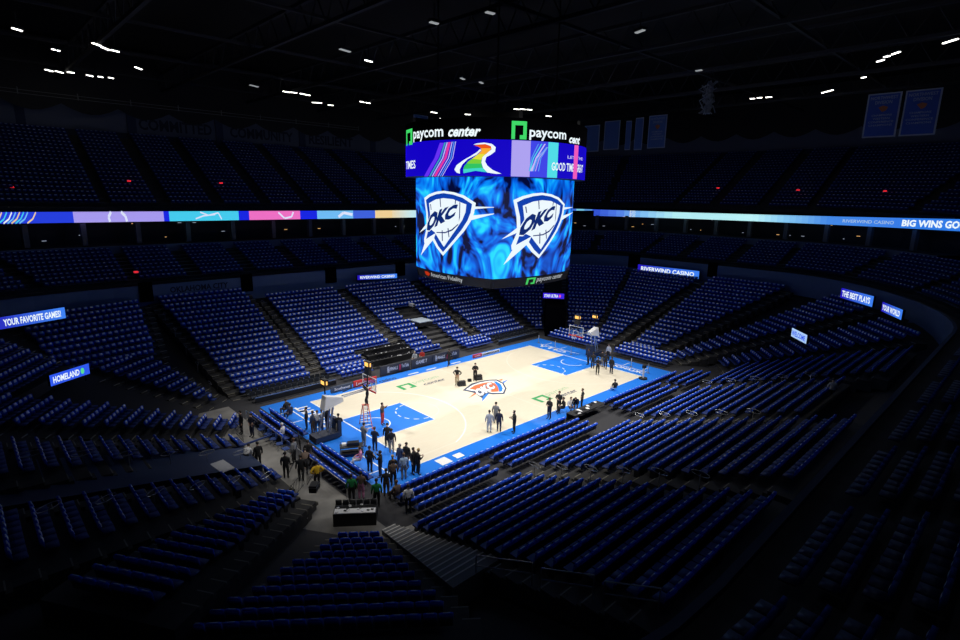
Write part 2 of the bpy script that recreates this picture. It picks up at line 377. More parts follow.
# facing: outward normal a; seat looks towards -normal. local +y -> -normal means ang = a+90deg
rest = [i for i in range(len(seats)) if i not in solo_set]
# small light variation: some seats have a crumpled shirt without print
low = [i for i in rest if seats[i][5] == 0]
thin = [i for i in rest if seats[i][5] in (2, 3)]
dk = [i for i in rest if seats[i][5] == 1]
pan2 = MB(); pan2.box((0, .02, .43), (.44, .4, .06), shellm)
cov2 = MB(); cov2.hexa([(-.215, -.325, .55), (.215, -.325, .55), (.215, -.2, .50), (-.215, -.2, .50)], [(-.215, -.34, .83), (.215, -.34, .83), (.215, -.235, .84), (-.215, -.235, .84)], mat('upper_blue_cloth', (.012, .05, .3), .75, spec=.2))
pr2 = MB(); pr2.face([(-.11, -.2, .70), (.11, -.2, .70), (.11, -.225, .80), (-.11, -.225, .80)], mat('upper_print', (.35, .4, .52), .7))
allm = MB()
mass('stadium_seats', (pan, back, cov, pr), low, 'rows of blue shirt covered seats filling the lower bowl around the court', 'seats')
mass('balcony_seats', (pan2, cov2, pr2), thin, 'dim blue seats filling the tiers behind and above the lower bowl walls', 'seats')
dpan = MB(); dpan.box((0, .05, .42), (.45, .36, .1), darkseat); dpan.box((0, .235, .42), (.44, .02, .05), chrome)
dback = MB(); dback.box((0, -.25, .62), (.43, .07, .42), darkseat)
for n_, i in enumerate(dk): pass
dproto = empty('folded_chair'); a_ = dpan.build('seat', dproto); b_ = dback.build('backrest', dproto)
tag(dproto, 'x', 'chair', 'dark folded chairs along the far sideline')
for n_, i in enumerate(dk):
    o = dproto if n_ == 0 else copy_tree(dproto)
    x, y, z, a, key, kind = seats[i]; o.location = (x, y, z); o.rotation_euler = (0, 0, a+math.pi/2)
    o['label'] = 'dark folded chair, %s from left, %s row, %s far sideline group' % (num(key[2]), 'front' if y < 11 else 'back', 'left' if x < 0 else 'right')
sroot = empty('stadium_seat')
for q, nm in ((pan, 'seat_pan'), (back, 'backrest'), (cov, 'shirt_cover'), (leg[0], 'leg'), (leg[1], 'leg')):
    o = q.build(nm, sroot)
    if nm == 'shirt_cover':
        p_ = pr.build('white_print', o)
tag(sroot, 'x', 'seat')
BN = {12: 'block left of the first near aisle', 13: 'block right of the first near aisle', 14: 'block beyond the second near aisle', 15: 'block at far end of near side',
      19: 'near corner block left of wide stairs', 18: 'lower left corner block', 17: 'left end block below tunnel', 16: 'left end block above tunnel', 20: 'far left corner block',
      'near courtside group 0': 'near courtside left group', 'near courtside group 1': 'near courtside middle group', 'near courtside group 2': 'near courtside group past the table',
      'near courtside group 3': 'near courtside far end group', 'near courtside front': 'near courtside row at the blue apron', 'near courtside front far': 'near apron row past the table',
      'left baseline upper': 'floor group left of the baseline opening', 'left baseline lower': 'floor group right of the baseline opening'}
for n_, i in enumerate(solo):
    o = sroot if n_ == 0 else copy_tree(sroot)
    x, y, z, a, key, kind = seats[i]; o.location = (x, y, z); o.rotation_euler = (0, 0, a+math.pi/2)
    bi, k, j, cnt = key; bn = BN.get(bi, 'lower bowl block')
    o['label'] = 'blue seat, %s row up, %s from left, %s' % (num(k), num(j), bn)
    o['group'] = 'blue draped seats, '+bn
# ---- dark base bowl under the terraces
mb = MB(); st = 1.5
def bh(x, y):
    h = -.5
    for nme, (a, p0, z0, s) in PL.items():
        n = (math.cos(R(a)), math.sin(R(a))); h = max(h, z0-.87+s*(n[0]*x+n[1]*y-p0))
    return h-1.0
gx = [-46+st*i for i in range(64)]; gy = [-36+st*i for i in range(48)]
idx = {}
for ix, x in enumerate(gx):
    for iy, y in enumerate(gy):
        dx = max(0, abs(x)-CX); dy = max(0, abs(y)-CY)
        if math.hypot(dx, dy) > R0+1.6: continue
        idx[ix, iy] = len(mb.v); mb.v.append((x, y, max(-1.2, bh(x, y))))
k = mb.mi(base_m)
for (ix, iy) in idx:
    q = [(ix, iy), (ix+1, iy), (ix+1, iy+1), (ix, iy+1)]
    if all(c in idx for c in q) and max(mb.v[idx[c]][2] for c in q) > -1.0: mb.f.append(tuple(idx[c] for c in q)); mb.m.append(k)
struct(mb, 'floor_bowl_underside')

# ---- ring walls, mid tier steps, suites, upper deck
def band(mb, d0, z0f, d1, z1f, m, sel, step=2.5):
    """strip between offset d0 (height z0f(a)) and d1"""
    A = ring_ends(d0, step); B = ring_ends(d1, step)
    for i in range(len(A)-1):
        (x0, y0, a0, s0), (x1, y1, a1, s1) = A[i], A[i+1]; (u0, v0, _, _), (u1, v1, _, _) = B[i], B[i+1]
        if not sel(.5*(x0+x1), .5*(y0+y1), s0): continue
        mb.face([(x0, y0, z0f(a0)), (x1, y1, z0f(a1)), (u1, v1, z1f(a1)), (u0, v0, z1f(a0))], m)
def ring_ends(d, step):
    r = R0+d; P = []
    order = [('arc', CX, -CY, -90, 0, 14), ('lin', CX+r, -CY, CX+r, CY, 0, 8), ('arc', CX, CY, 0, 90, 14), ('lin', CX, CY+r, -CX, CY+r, 90, 17),
             ('arc', -CX, CY, 90, 180, 14), ('lin', -CX-r, CY, -CX-r, -CY, 180, 8), ('arc', -CX, -CY, 180, 270, 14), ('lin', -CX, -CY-r, CX, -CY-r, 270, 17)]
    for si, g in enumerate(order):
        for i in range(g[-1]):
            f = i/g[-1]
            if g[0] == 'arc':
                a = g[3]+(g[4]-g[3])*f; P.append((g[1]+r*math.cos(R(a)), g[2]+r*math.sin(R(a)), a, si))
            else: P.append((g[1]+(g[3]-g[1])*f, g[2]+(g[4]-g[2])*f, g[5], si))
    P.append(P[0]); return P
ALL = lambda x, y, s: True
FAR = lambda x, y, s: s in (1, 2, 3) or (s == 4 and x > -36) or (s == 0 and y > -26)
mb = MB()
wallc = mat('parapet_panel', (.13, .2, .36), .75)
band(mb, 0, lambda a: 5.2+zadd(a), 0, lambda a: 7.85+zadd(a), wallc, ALL); band(mb, 0, lambda a: 7.85+zadd(a), .25, lambda a: 7.85+zadd(a), navy, ALL); band(mb, .25, lambda a: 7.85+zadd(a), .25, lambda a: 7.0+zadd(a), navy, ALL)
struct(mb, 'wall_parapet')
mb = MB()
for k in range(9):
    d = 1.5+.86*k; z = 7.95+.3*k
    band(mb, d-.4, lambda a: z-.3+zadd(a), d-.4, lambda a: z+zadd(a), conc, ALL); band(mb, d-.4, lambda a: z+zadd(a), d+.46, lambda a: z+zadd(a), conc, ALL)
band(mb, .2, lambda a: 7.65+zadd(a), 1.1, lambda a: 7.65+zadd(a), conc, ALL)
struct(mb, 'terrace')
mb = MB()   # far-side suites back wall, floor, soffit
band(mb, 8.8, lambda a: 10.4+zadd(a), 8.8, lambda a: 11.3+zadd(a), greyw, FAR); band(mb, 8.8, lambda a: 11.3+zadd(a), 12.5, lambda a: 11.3+zadd(a), base_m, FAR)
band(mb, 12.5, lambda a: 10.4+zadd(a), 12.5, lambda a: 14.6+zadd(a), blk, FAR); band(mb, 9.6, lambda a: 13.95+zadd(a), 12.5, lambda a: 13.9+zadd(a), base_m, FAR)
struct(mb, 'wall_suites')
mb = MB()
for k in range(20):
    d = 10.6+.86*k; z = 15.6+.46*k
    band(mb, d-.4, lambda a: z-.46+zadd(a), d-.4, lambda a: z+zadd(a), conc, FAR); band(mb, d-.4, lambda a: z+zadd(a), d+.46, lambda a: z+zadd(a), conc, FAR)
band(mb, 9.2, lambda a: 15.1+zadd(a), 10.2, lambda a: 15.1+zadd(a), conc, FAR)
struct(mb, 'upper_deck')
mb = MB(); topn = mat('upper_wall_panel', (.12, .14, .2), .8)
band(mb, 28.2, lambda a: 24.2+zadd(a), 28.2, lambda a: 25.2+zadd(a), navy, FAR); band(mb, 28.2, lambda a: 25.2+zadd(a), 28.2, lambda a: 28.8+zadd(a), topn, FAR)
struct(mb, 'wall_upper')
mb = MB(); zc = mat('wall_black', (.01, .01, .012), .95); band(mb, 32, lambda a: 14.0, 32, lambda a: 37.0, zc, ALL, 4); struct(mb, 'wall_outer')
mb = MB(); mb.face([(-90, -75, 36.5), (90, -75, 36.5), (90, 85, 36.5), (-90, 85, 36.5)], zc); ceil = struct(mb, 'ceiling')
mb = MB()
for i, (px, w) in enumerate(((-22, 1), (-10, 1), (2, 1), (14, 1), (26, 1), (38, 1), (50, 1))):
    for z in (31.2, 33.6): mb.box((px, 8, z), (.35, 120, .3), mat('truss_steel', (.03, .03, .035), .7))
    for j in range(40):
        y0 = -50+3*j; mb.tube([(px, y0, 31.2), (px, y0+1.5, 33.6), (px, y0+3, 31.2)], .07, MATS['truss_steel'], 4)
struct(mb, 'ceiling_trusses')
mb = MB()
for i in range(7):
    y = -30+14*i; mb.box((5, y, 32.2), (150, .3, .25), MATS['truss_steel'])
struct(mb, 'ceiling_beams')
# pillars between the suites
pil = mat('pillar_paint', (.14, .14, .15), .8); npil = 0
for x, y, a, si, f in ring_path(9.9, 5.4):
    if FAR(x, y, si):
        mb = MB(); mb.box((0, 0, 12.6+zadd(a)), (.5, .6, 2.4), pil); o = struct(mb, 'pillar'); o.location = (x, y, 0); o.rotation_euler = (0, 0, R(a)-math.pi/2)
# scalloped black curtain under the roof on the far side
mb = MB(); A = []
for d_ in (27.4,):
    pts = ring_path(d_, 1.05)
    pts = [p for p in pts if FAR(p[0], p[1], p[3])]
    for i in range(len(pts)-1):
        p, q = pts[i], pts[i+1]
        if math.hypot(p[0]-q[0], p[1]-q[1]) > 3: continue
        h = lambda n_: 28.2+zadd(p[2])-1.1*abs(math.cos(n_*math.pi/6))
        mb.face([(p[0], p[1], h(i)), (q[0], q[1], h(i+1)), (q[0], q[1], 36), (p[0], p[1], 36)], blk)
tag(mb.build('ceiling_curtain'), 'black scalloped curtain hanging under the roof above the top seats', 'curtain')
mb = MB(); rail = []
pts = [p for p in ring_path(25.0, 2.0) if FAR(p[0], p[1], p[3]) and p[3] in (3, 4)]
mb.tube([(p[0], p[1], 28.6) for p in pts], .035, mat('dim_rail', (.3, .3, .28), .5, .3), 4)
mb.tube([(p[0], p[1], 29.0) for p in pts], .035, MATS['dim_rail'], 4)
for p in pts[::3]: mb.tube([(p[0], p[1], 28.5), (p[0], p[1], 29.3)], .06, MATS['dim_rail'], 4)
tag(mb.build('catwalk_rail'), 'thin curved catwalk rail hanging in front of the black curtain', 'railing')
PWR = 16800.
# ------------------------------------------------------------------ centre-hung scoreboard
def cyl(px, py, r):
    d = ray(px, py); a = d[0]**2+d[1]**2; b_ = 2*(CP[0]*d[0]+CP[1]*d[1]); c = CP[0]**2+CP[1]**2-r*r
    t = (-b_-math.sqrt(max(0, b_*b_-4*a*c)))/(2*a); v = CP+t*d; g = math.atan2(v[1], v[0]); return (g if g < math.pi/2 else g-2*math.pi), v[2]
def sheet(mb, poly, m, fn, step):
    """fills a flat (u, v) outline, slices it along u and bends it through fn"""
    bm = bmesh.new(); vs = [bm.verts.new((p[0], p[1], 0)) for p in poly]
    for t in tessellate_polygon([[Vector((p[0], p[1], 0)) for p in poly]]):
        try: bm.faces.new([vs[i] for i in t])
        except ValueError: pass
    u0, u1 = min(p[0] for p in poly), max(p[0] for p in poly); u = math.ceil(u0/step)*step
    while u < u1:
        bmesh.ops.bisect_plane(bm, geom=bm.verts[:]+bm.edges[:]+bm.faces[:], plane_co=(u, 0, 0), plane_no=(1, 0, 0)); u += step
    bm.verts.index_update(); n = len(mb.v); k = mb.mi(m)
    for v in bm.verts: mb.v.append(tuple(fn(v.co.x, v.co.y)))
    for f in bm.faces: mb.f.append(tuple(n+v.index for v in f.verts)); mb.m.append(k)
    bm.free()
sb = empty('scoreboard', (0, 0, 11))
tag(sb, 'four sided video scoreboard with round upper ring hanging over centre court', 'scoreboard')
def SBL(o): o.location = (0, 0, -11); return o
H, BUL = 4.85, .8
def face_pt(k, s, z, off=0.):
    """k-th side; s in [-H, H] grows to the viewer's right; side bulges outwards"""
    d = H+BUL*(1-(s/H)**2)+off
    x, y = (-d, -s) if k == 0 else (s, -d) if k == 1 else (d, s) if k == 2 else (-s, d)
    return (x, y, z)
scr = bpy.data.materials.new('video_screen'); scr.use_nodes = True; nt = scr.node_tree; b = nt.nodes['Principled BSDF']
b.inputs['Base Color'].default_value = (.01, .01, .01, 1); b.inputs['Roughness'].default_value = 1.; b.inputs['Specular IOR Level'].default_value = 0
tc = nt.nodes.new('ShaderNodeTexCoord'); mp = nt.nodes.new('ShaderNodeMapping'); mp.inputs['Scale'].default_value = (.28, .28, .2); mp.inputs['Rotation'].default_value = (.5, .3, .2)
nz = nt.nodes.new('ShaderNodeTexNoise'); nz.inputs['Scale'].default_value = 1.1; nz.inputs['Detail'].default_value = 2; nz.inputs['Distortion'].default_value = 3.2
rp = nt.nodes.new('ShaderNodeValToRGB'); e = rp.color_ramp.elements
e[0].position = .38; e[0].color = (.001, .003, .04, 1); e[1].position = .7; e[1].color = (.02, .75, 1, 1)
x = e.new(.43); x.color = (.002, .05, .42, 1)
x = e.new(.5); x.color = (.002, .13, .8, 1); x = e.new(.58); x.color = (.003, .3, 1, 1)
nt.links.new(tc.outputs['Object'], mp.inputs['Vector']); nt.links.new(mp.outputs['Vector'], nz.inputs['Vector']); nt.links.new(nz.outputs['Fac'], rp.inputs['Fac'])
nt.links.new(rp.outputs['Color'], b.inputs['Emission Color']); b.inputs['Emission Strength'].default_value = 1.0
lw = led('led_white', (.85, .95, 1), 1.0); lnv = led('led_navy', (.002, .02, .16), 1.); lbl = led('led_emblem_blue', (.003, .05, .42), 1.); lcy = led('led_cyan_glow', (.02, .5, 1), 1.)
# logo read from the left side: pixel -> (s, z) on the plane of that side
def lg(pts): return [(-yy, zz) for yy, zz in (atx(410+a/5.566, 170+b_/5.566, -H-.6) for a, b_ in pts)]
outer = lg([(80, 155), (115, 135), (160, 121), (205, 116), (260, 124), (312, 143), (364, 184), (356, 240), (340, 287), (312, 338), (272, 390), (232, 440), (200, 477), (162, 432), (134, 385), (102, 398), (80, 408), (78, 385), (98, 320), (94, 240), (86, 195)])
inner = lg([(93, 167), (120, 149), (162, 135), (205, 129), (255, 137), (303, 155), (348, 190), (341, 238), (326, 282), (298, 333), (258, 388), (222, 432), (201, 457), (174, 424), (148, 378), (160, 350), (118, 372), (95, 385), (112, 320), (107, 240), (99, 200)])
ball = lg([(116, 185), (160, 164), (205, 157), (258, 163), (322, 192), (318, 235), (302, 280), (272, 330), (236, 385), (207, 428), (178, 385), (155, 348), (128, 330), (124, 250)])
let = [lg([(104, 300), (122, 235), (168, 222), (150, 300), (132, 345), (96, 345)]), lg([(172, 300), (186, 222), (204, 216), (196, 258), (228, 207), (246, 205), (214, 258), (224, 282), (204, 290), (198, 272), (192, 298)]),
       lg([(236, 268), (244, 208), (276, 192), (272, 216), (260, 216), (254, 250), (266, 248), (262, 270), (240, 284)])]
hole = lg([(122, 310), (136, 256), (148, 252), (136, 306), (128, 322)])
bolts = [lg([(42, 350), (108, 288), (100, 322)]), lg([(52, 478), (86, 400), (140, 372), (150, 380)]), lg([(352, 203), (462, 207), (348, 219)]), lg([(344, 254), (462, 240), (330, 284)])]
seams = [lg([(125, 190), (130, 190), (134, 222), (130, 222)]), lg([(184, 160), (189, 160), (192, 205), (188, 206)]), lg([(268, 166), (273, 167), (270, 192), (266, 192)]), lg([(290, 178), (294, 180), (292, 262), (286, 290), (288, 250)]),
         lg([(165, 350), (165, 345), (215, 345), (250, 330), (282, 300), (284, 305), (252, 338), (215, 352)]), lg([(196, 335), (201, 335), (202, 395), (197, 395)]), lg([(228, 325), (233, 322), (238, 372), (234, 376)])]
cs_ = sum(p[0] for p in outer)/len(outer)
body = MB()
for k in range(4):
    mb = MB(); n = 12
    for i in range(n):
        s0, s1 = -H+2*H*i/n, -H+2*H*(i+1)/n
        mb.face([face_pt(k, s0, 11.35), face_pt(k, s1, 11.35), face_pt(k, s1, 19.15), face_pt(k, s0, 19.15)], scr)
        body.face([face_pt(k, s0, 10.55, -.25), face_pt(k, s1, 10.55, -.25), face_pt(k, s1, 11.35, -.02), face_pt(k, s0, 11.35, -.02)], blkg)
    so = SBL(mb.build('video_screen', sb))
    if k > 1: continue
    ds = -.1 if k == 0 else -.38
    mb = MB(); sheet(mb, outer, lw, lambda u, v: face_pt(k, max(-H, min(H, u+ds)), v, .03), .45); sheet(mb, inner, lbl, lambda u, v: face_pt(k, max(-H, min(H, u+ds)), v, .05), .45); sheet(mb, ball, lw, lambda u, v: face_pt(k, max(-H, min(H, u+ds)), v, .07), .45)
    for q in bolts: sheet(mb, q, lw, lambda u, v: face_pt(k, max(-H, min(H, u+ds)), v, .035), .45)
    (q00, q10, q01, q11) = [Vector((*p, 0)) for p in lg([(92, 352), (262, 262), (128, 240), (284, 188)])]
    for oo, mm, bo in ((.10, lw, .14), (.12, lnv, .04)):
        def lf(u, v, oo=oo):
            p = q00*(1-u)*(1-v)+q10*u*(1-v)+q01*(1-u)*v+q11*u*v; return face_pt(k, p.x+ds, p.y, oo)
        text_on(mb, 'OKC', mm, lf, -bo/3, 1+bo/3, -bo/2, 1+bo/2, 0, .04+bo*.6)
    for q in seams: sheet(mb, q, lnv, lambda u, v: face_pt(k, max(-H, min(H, u+ds)), v, .09), .45)
    lo = mb.build('team_emblem', so)
body.poly([face_pt(k, s_, 10.55, -.25) for k in (3, 2, 1, 0) for s_ in (4.5, 2.2, 0, -2.2, -4.5)][::-1], blk)
SBL(body.build('lower_fascia', sb))
mb = MB(); lred = led('led_red', (.8, .05, .01), .6); lgr = led('led_green', (.08, .75, .16), .8); lwd = led('led_dim_white', (.7, .75, .8), .6)
g0 = lambda u, v: face_pt(0, u, 10.68+v, .03-.25*(.67-v)/.8); g1 = lambda u, v: face_pt(1, u, 10.68+v, .03-.25*(.67-v)/.8)
mb.poly([g0(-3.0, .15), g0(-2.5, .1), g0(-2.2, .35), g0(-2.6, .5), g0(-3.1, .45)], lred)
text_on(mb, 'American Fidelity', lwd, g0, -2.1, 2.0, .02, .5, bold=.01)
SBL(mb.build('lower_lettering', sb)); mb = MB()
frameP(mb, g1, -1.6, -.6, 0, .55, lgr); text_on(mb, 'paycom center', lwd, g1, -.4, 3.4, .02, .5)
SBL(mb.build('lower_lettering', sb))
RR = 7.65
blk2 = mat('fascia_black', (.002, .002, .003), 1., spec=0.)
def rp_(a, z, off=0.): return ((RR+off)*math.cos(a), (RR+off)*math.sin(a), z)
def ringband(mb, z0, z1, m, r=0., n=72, a0=0., a1=2*math.pi):
    for i in range(n):
        a, c = a0+(a1-a0)*i/n, a0+(a1-a0)*(i+1)/n; mb.face([rp_(a, z0, r), rp_(c, z0, r), rp_(c, z1, r), rp_(a, z1, r)], m)
lblue = led('led_royal_blue', (.006, .0, .55), 1.)
mb = MB(); ringband(mb, 19.05, 21.62, lblue); mb.poly([rp_(2*math.pi*i/72, 19.05) for i in range(72)], blk); ro = SBL(mb.build('upper_video_ring', sb))
mb = MB(); ringband(mb, 21.62, 23.15, blk2, -.02); mb.poly([rp_(2*math.pi*i/72, 23.15, -.02) for i in range(72)], blk2); SBL(mb.build('sign_fascia', sb))
def rpoly(pts, off, m): sheet(mb, [cyl(x, y, RR) for x, y in pts], m, lambda u, v: rp_(u, v, off), .08)
U1 = lambda pts: [(400+x/9.14, 110+y/9.14) for x, y in pts]
U2 = lambda pts: [(490+x/9.14, 110+y/9.14) for x, y in pts]
col = lambda n, c, s=1.: led('led_'+n, c, s)
mb = MB()
def vstrip(x0, x1, m, off):   # full-height stripe between two pixel columns
    a0 = cyl(x0, 160, RR)[0]; a1 = cyl(x1, 160, RR)[0]; ringband(mb, 19.07, 21.6, m, off, 8, a0, a1)
vstrip(511.2, 530, col('lavender', (.42, .36, .88)), .03); vstrip(547.5, 557.5, col('aqua', (.08, .72, .8)), .03); vstrip(573, 577, col('pink', (.85, .1, .5)), .07)
vstrip(530, 547.5, col('mid_blue', (.05, .06, .8)), .03)
for (xt, xb, w, c) in ((520, 365, 4, 'lav2'), (470, 360, 5, 'aqua'), (500, 378, 7, 'lav2'), (516, 392, 6, 'sky'), (524, 412, 5, 'lavender'), (524, 440, 4, 'sky'), (440, 355, 4, 'sky')):
    m = {'lav2': col('pale_lilac', (.55, .5, .95)), 'aqua': MATS['led_aqua'], 'sky': col('sky', (.1, .35, .9)), 'lavender': MATS['led_lavender']}[c]
    yt = 310 if xt < 515 else 340
    rpoly(U2([(xt-w, yt), (xt+w, yt), ((xt+xb)/2+w-20, 440), (xb+w, 560), (xb-w, 560), ((xt+xb)/2-w-20, 440)]), .05, m)
for (o_, w, c, z0) in ((0, 18, 'violet', 0), (38, 7, 'teal', 0), (62, 5, 'pale_lilac', 0), (88, 12, 'magenta', 0), (118, 4, 'pale_lilac', 0), (140, 4, 'sky', 0), (158, 3, 'pale_lilac', 0)):
    m = {'violet': col('violet', (.14, .03, .9)), 'teal': col('teal', (.05, .35, .5)), 'pale_lilac': MATS['led_pale_lilac'], 'magenta': col('magenta', (.75, .04, .35)), 'sky': MATS['led_sky']}[c]
    rpoly(U1([(385+o_*.85-w, 300-o_*.06), (385+o_*.85+w, 300-o_*.06), (335+o_+w, 440), (240+o_+w, 608), (240+o_-w, 608), (335+o_-w, 440)]), .03+.001*o_, m)
# the winding road shape
W1 = [(672, 318), (700, 306), (770, 298), (840, 310), (875, 340), (868, 380), (830, 410), (790, 430), (778, 470), (800, 510), (850, 550), (925, 582), (880, 584), (800, 572), (760, 530), (745, 480), (755, 430), (790, 400), (838, 360), (830, 330), (780, 312), (720, 316)]
rpoly(U1(W1), .05, lw)
rpoly(U1([(735, 355), (742, 372), (700, 410), (620, 450), (570, 500), (548, 545), (550, 582), (520, 572), (500, 545), (520, 505), (580, 460), (650, 420), (705, 385)]), .05, lw)
for poly, c in (([(680, 325), (720, 316), (780, 312), (830, 332), (836, 350), (740, 350), (715, 335)], ('flame', (.85, .09, .01))), ([(740, 350), (836, 350), (820, 375), (785, 402), (715, 404), (745, 375)], ('amber', (.95, .42, .03))),
                ([(715, 404), (785, 402), (755, 430), (746, 456), (660, 446)], ('lemon', (.75, .75, .05))), ([(660, 446), (746, 456), (745, 490), (610, 490), (625, 470)], ('lime', (.2, .62, .04))),
                ([(610, 490), (745, 490), (756, 528), (580, 540), (590, 510)], ('leaf', (.03, .55, .12))), ([(580, 540), (756, 528), (815, 572), (690, 556), (582, 578)], ('mint', (.05, .68, .6)))):
    rpoly(U1(poly), .04, col(*c))
def ctext(t, x0, x1, y0, y1, m, off, shear=0., bold=.02, dy=0.):
    a0, za = cyl(x0, y0, RR); a1, zb = cyl(x0, y1, RR); a2, _ = cyl(x1, y0, RR)
    zc_ = cyl(x1, y0+dy, RR)[1]
    text_on(mb, t, m, lambda u, v: rp_(a0+(a2-a0)*u, za+(zb-za)*v, off), 0, 1, 0, 1, shear, bold)
ctext('TIMES', 406.8, 416, 169.5, 161.5, lw, .05); ctext('GOOD TIMES GREAT', 551, 582, 170.5, 162, lw, .05)
ctext('LET THE', 567, 582, 158.5, 155.5, MATS['led_pale_lilac'], .05)
ob = mb.build('ring_graphics', ro)
mb = MB()
def arcf(a, z): return rp_(a, z, .03)
def logoP(x0, x1, y0, y1, x2):
    a0, z0 = cyl(x0, y1, RR); a1, _ = cyl(x1, y1, RR); z1 = cyl(x0, y0, RR)[1]
    frameP(mb, lambda u, v: rp_(a0+(a1-a0)*u, z0+(z1-z0)*v, .05), 0, 1, 0, 1, lgr)
lgr2 = led('led_sign_green', (.05, .7, .14), 1.); lgr = lgr2
logoP(407, 413, 130.2, 146, 0); SBL(mb.build('green_logo', sb)); mb = MB(); logoP(511.2, 526.2, 120.8, 139, 0); SBL(mb.build('green_logo', sb)); mb = MB()
ctext('paycom', 414, 443.6, 142.5, 131.8, lw, .05, 0, .02); ctext('center', 448.5, 481, 137, 127.4, lw, .05, .3, .035)
SBL(mb.build('sign_lettering', sb)); mb = MB()
ctext('paycom', 529, 565.5, 140, 129.6, lw, .05, 0, .02); ctext('cent', 568.5, 579.2, 143, 135.3, lw, .05, .3, .035)
SBL(mb.build('sign_lettering', sb))
mb = MB()
for sx in (-1, 1):
    for sy_ in (-1, 1): mb.tube([(sx*3.5, sy_*3.5, 23.2), (sx*3.5, sy_*3.5, 36.4)], .06, blk, 6)
for s_ in (-3.5, 3.5): mb.box((0, s_, 23.5), (12, .4, .5), MATS['truss_steel']); mb.box((s_, 0, 23.5), (.4, 12, .5), MATS['truss_steel'])
SBL(mb.build('hanging_cable', sb))

# ------------------------------------------------------------------ ribbon board around the upper deck front
rb = empty('ribbon_board', (0, 39, 14)); tag(rb, 'long glowing ribbon video board wrapping the front of the upper deck', 'video board')
def ribE(px, f, off=0.):
    """point of the curved right-hand run under photo column px; f = 0 bottom edge, 1 top edge"""
    t = (px-573)/382; yb, yt = 215.2+10.04*t+5.76*t*t, 208.7+13.3*t-3.*t*t
    out = []
    for py in (yb, yt):
        d = ray(px, py); k = (50.45-off-CP[0])/d[0]; v = CP+k*d
        if v[1] < -CY:
            r = R0+8.95-off; ox, oy = CP[0]-CX, CP[1]+CY; a = d[0]**2+d[1]**2; b_ = 2*(ox*d[0]+oy*d[1]); c = ox*ox+oy*oy-r*r
            v = CP+(-b_+math.sqrt(b_*b_-4*a*c))/(2*a)*d
        out.append(v)
    v = out[0]; z = out[0][2]+(out[1][2]-out[0][2])*f; return (v[0], v[1], z)
def seg(name, x0, x1, side, cols, z0=13.95, z1=15.1):
    """one run of the board between two photo columns; cols: list of (fraction, material)"""
    mb = MB()
    cc_ = []
    for i in range(len(cols)-1):
        n_ = max(1, int((cols[i+1][0]-cols[i][0])*(x1-x0)/12)) if side == 'E' else 1
        for j in range(n_): cc_.append((cols[i][0]+(cols[i+1][0]-cols[i][0])*j/n_, cols[i][1]))
    cols = cc_+[(1, None)]
    for i in range(len(cols)-1):
        f0, m = cols[i]; f1 = cols[i+1][0]
        a_ = x0+(x1-x0)*f0; b_ = x0+(x1-x0)*f1
        P = (lambda px, z: (aty(px, 215, 39)[0], 38.95, z)) if side == 'N' else (lambda px, z: ribE(px, (z-13.95)/1.15))
        mb.face([P(a_, z0), P(b_, z0), P(b_, z1), P(a_, z1)], m)
    o = mb.build(name, rb, (0, -39, -14)); return o
def mix(c, d, f): return tuple(a+(b_-a)*f for a, b_ in zip(c, d))
RBc = dict(blue=(.01, .02, .75), lav=(.38, .32, .85), aqua=(.06, .6, .85), pink=(.85, .16, .55), sky=(.16, .5, .9), mid=(.05, .12, .7), amber=(.85, .62, .3), pale=(.5, .85, .92), roy=(.02, .05, .72), wh=(.85, .9, .9))
def rc(n): return led('ribbon_'+n, RBc[n], 1.)
seg('screen_panel', -20, 73, 'N', [(0, rc('roy')), (1, None)])
seg('screen_panel', 73, 163.5, 'N', [(0, rc('lav')), (1, None)]); seg('screen_panel', 163.5, 169, 'N', [(0, rc('blue')), (1, None)])
seg('screen_panel', 169, 238.5, 'N', [(0, rc('aqua')), (1, None)]); seg('screen_panel', 238.5, 249, 'N', [(0, rc('blue')), (1, None)])
seg('screen_panel', 249, 300, 'N', [(0, rc('pink')), (1, None)]); seg('screen_panel', 300, 317, 'N', [(0, rc('blue')), (1, None)])
seg('screen_panel', 317, 353, 'N', [(0, rc('sky')), (1, None)]); seg('screen_panel', 353, 375, 'N', [(0, rc('mid')), (1, None)])
seg('screen_panel', 375, 392, 'N', [(0, rc('amber')), (1, None)]); 
def grad(nm, stops, x0, x1, side):
    n = 24; cs2 = []
    for i in range(n):
        f = (i+.5)/n
        for j in range(len(stops)-1):
            if stops[j][0] <= f <= stops[j+1][0]: c = mix(stops[j][1], stops[j+1][1], (f-stops[j][0])/max(1e-6, stops[j+1][0]-stops[j][0]))
        cs2.append((i/n, led('%s_%d' % (nm, i), c, 1.)))
    seg('screen_panel', x0, x1, side, cs2+[(1, None)])
grad('warm_to_pale', [(0, (.8, .65, .4)), (.5, (.55, .8, .85)), (1, (.3, .7, .9))], 392, 432, 'N')
grad('east_blues', [(0, (.03, .1, .6)), (.06, (.05, .12, .6)), (.1, (.2, .6, .8)), (.18, (.03, .08, .65)), (.3, (.08, .2, .8)), (.42, (.2, .5, .9)), (.6, (.45, .85, .9)), (.8, (.45, .85, .9)), (1, (.5, .9, .95))], 560, 752, 'E')
grad('east_blues_two', [(0, (.5, .9, .95)), (.2, (.25, .6, .9)), (.5, (.06, .25, .8)), (1, (.04, .2, .8))], 752, 900, 'E')
seg('screen_panel', 629.5, 635, 'E', [(0, rc('wh')), (1, None)], 13.94, 15.11); seg('screen_panel', 815, 816.5, 'E', [(0, led('ribbon_coral', (.8, .3, .35))), (1, None)])
seg('screen_panel', 900, 1010, 'E', [(0, led('ribbon_azure', (.03, .2, .8))), (1, None)])
mb = MB(); P_ = lambda a_, b_, xa: (50.35, a_, b_)
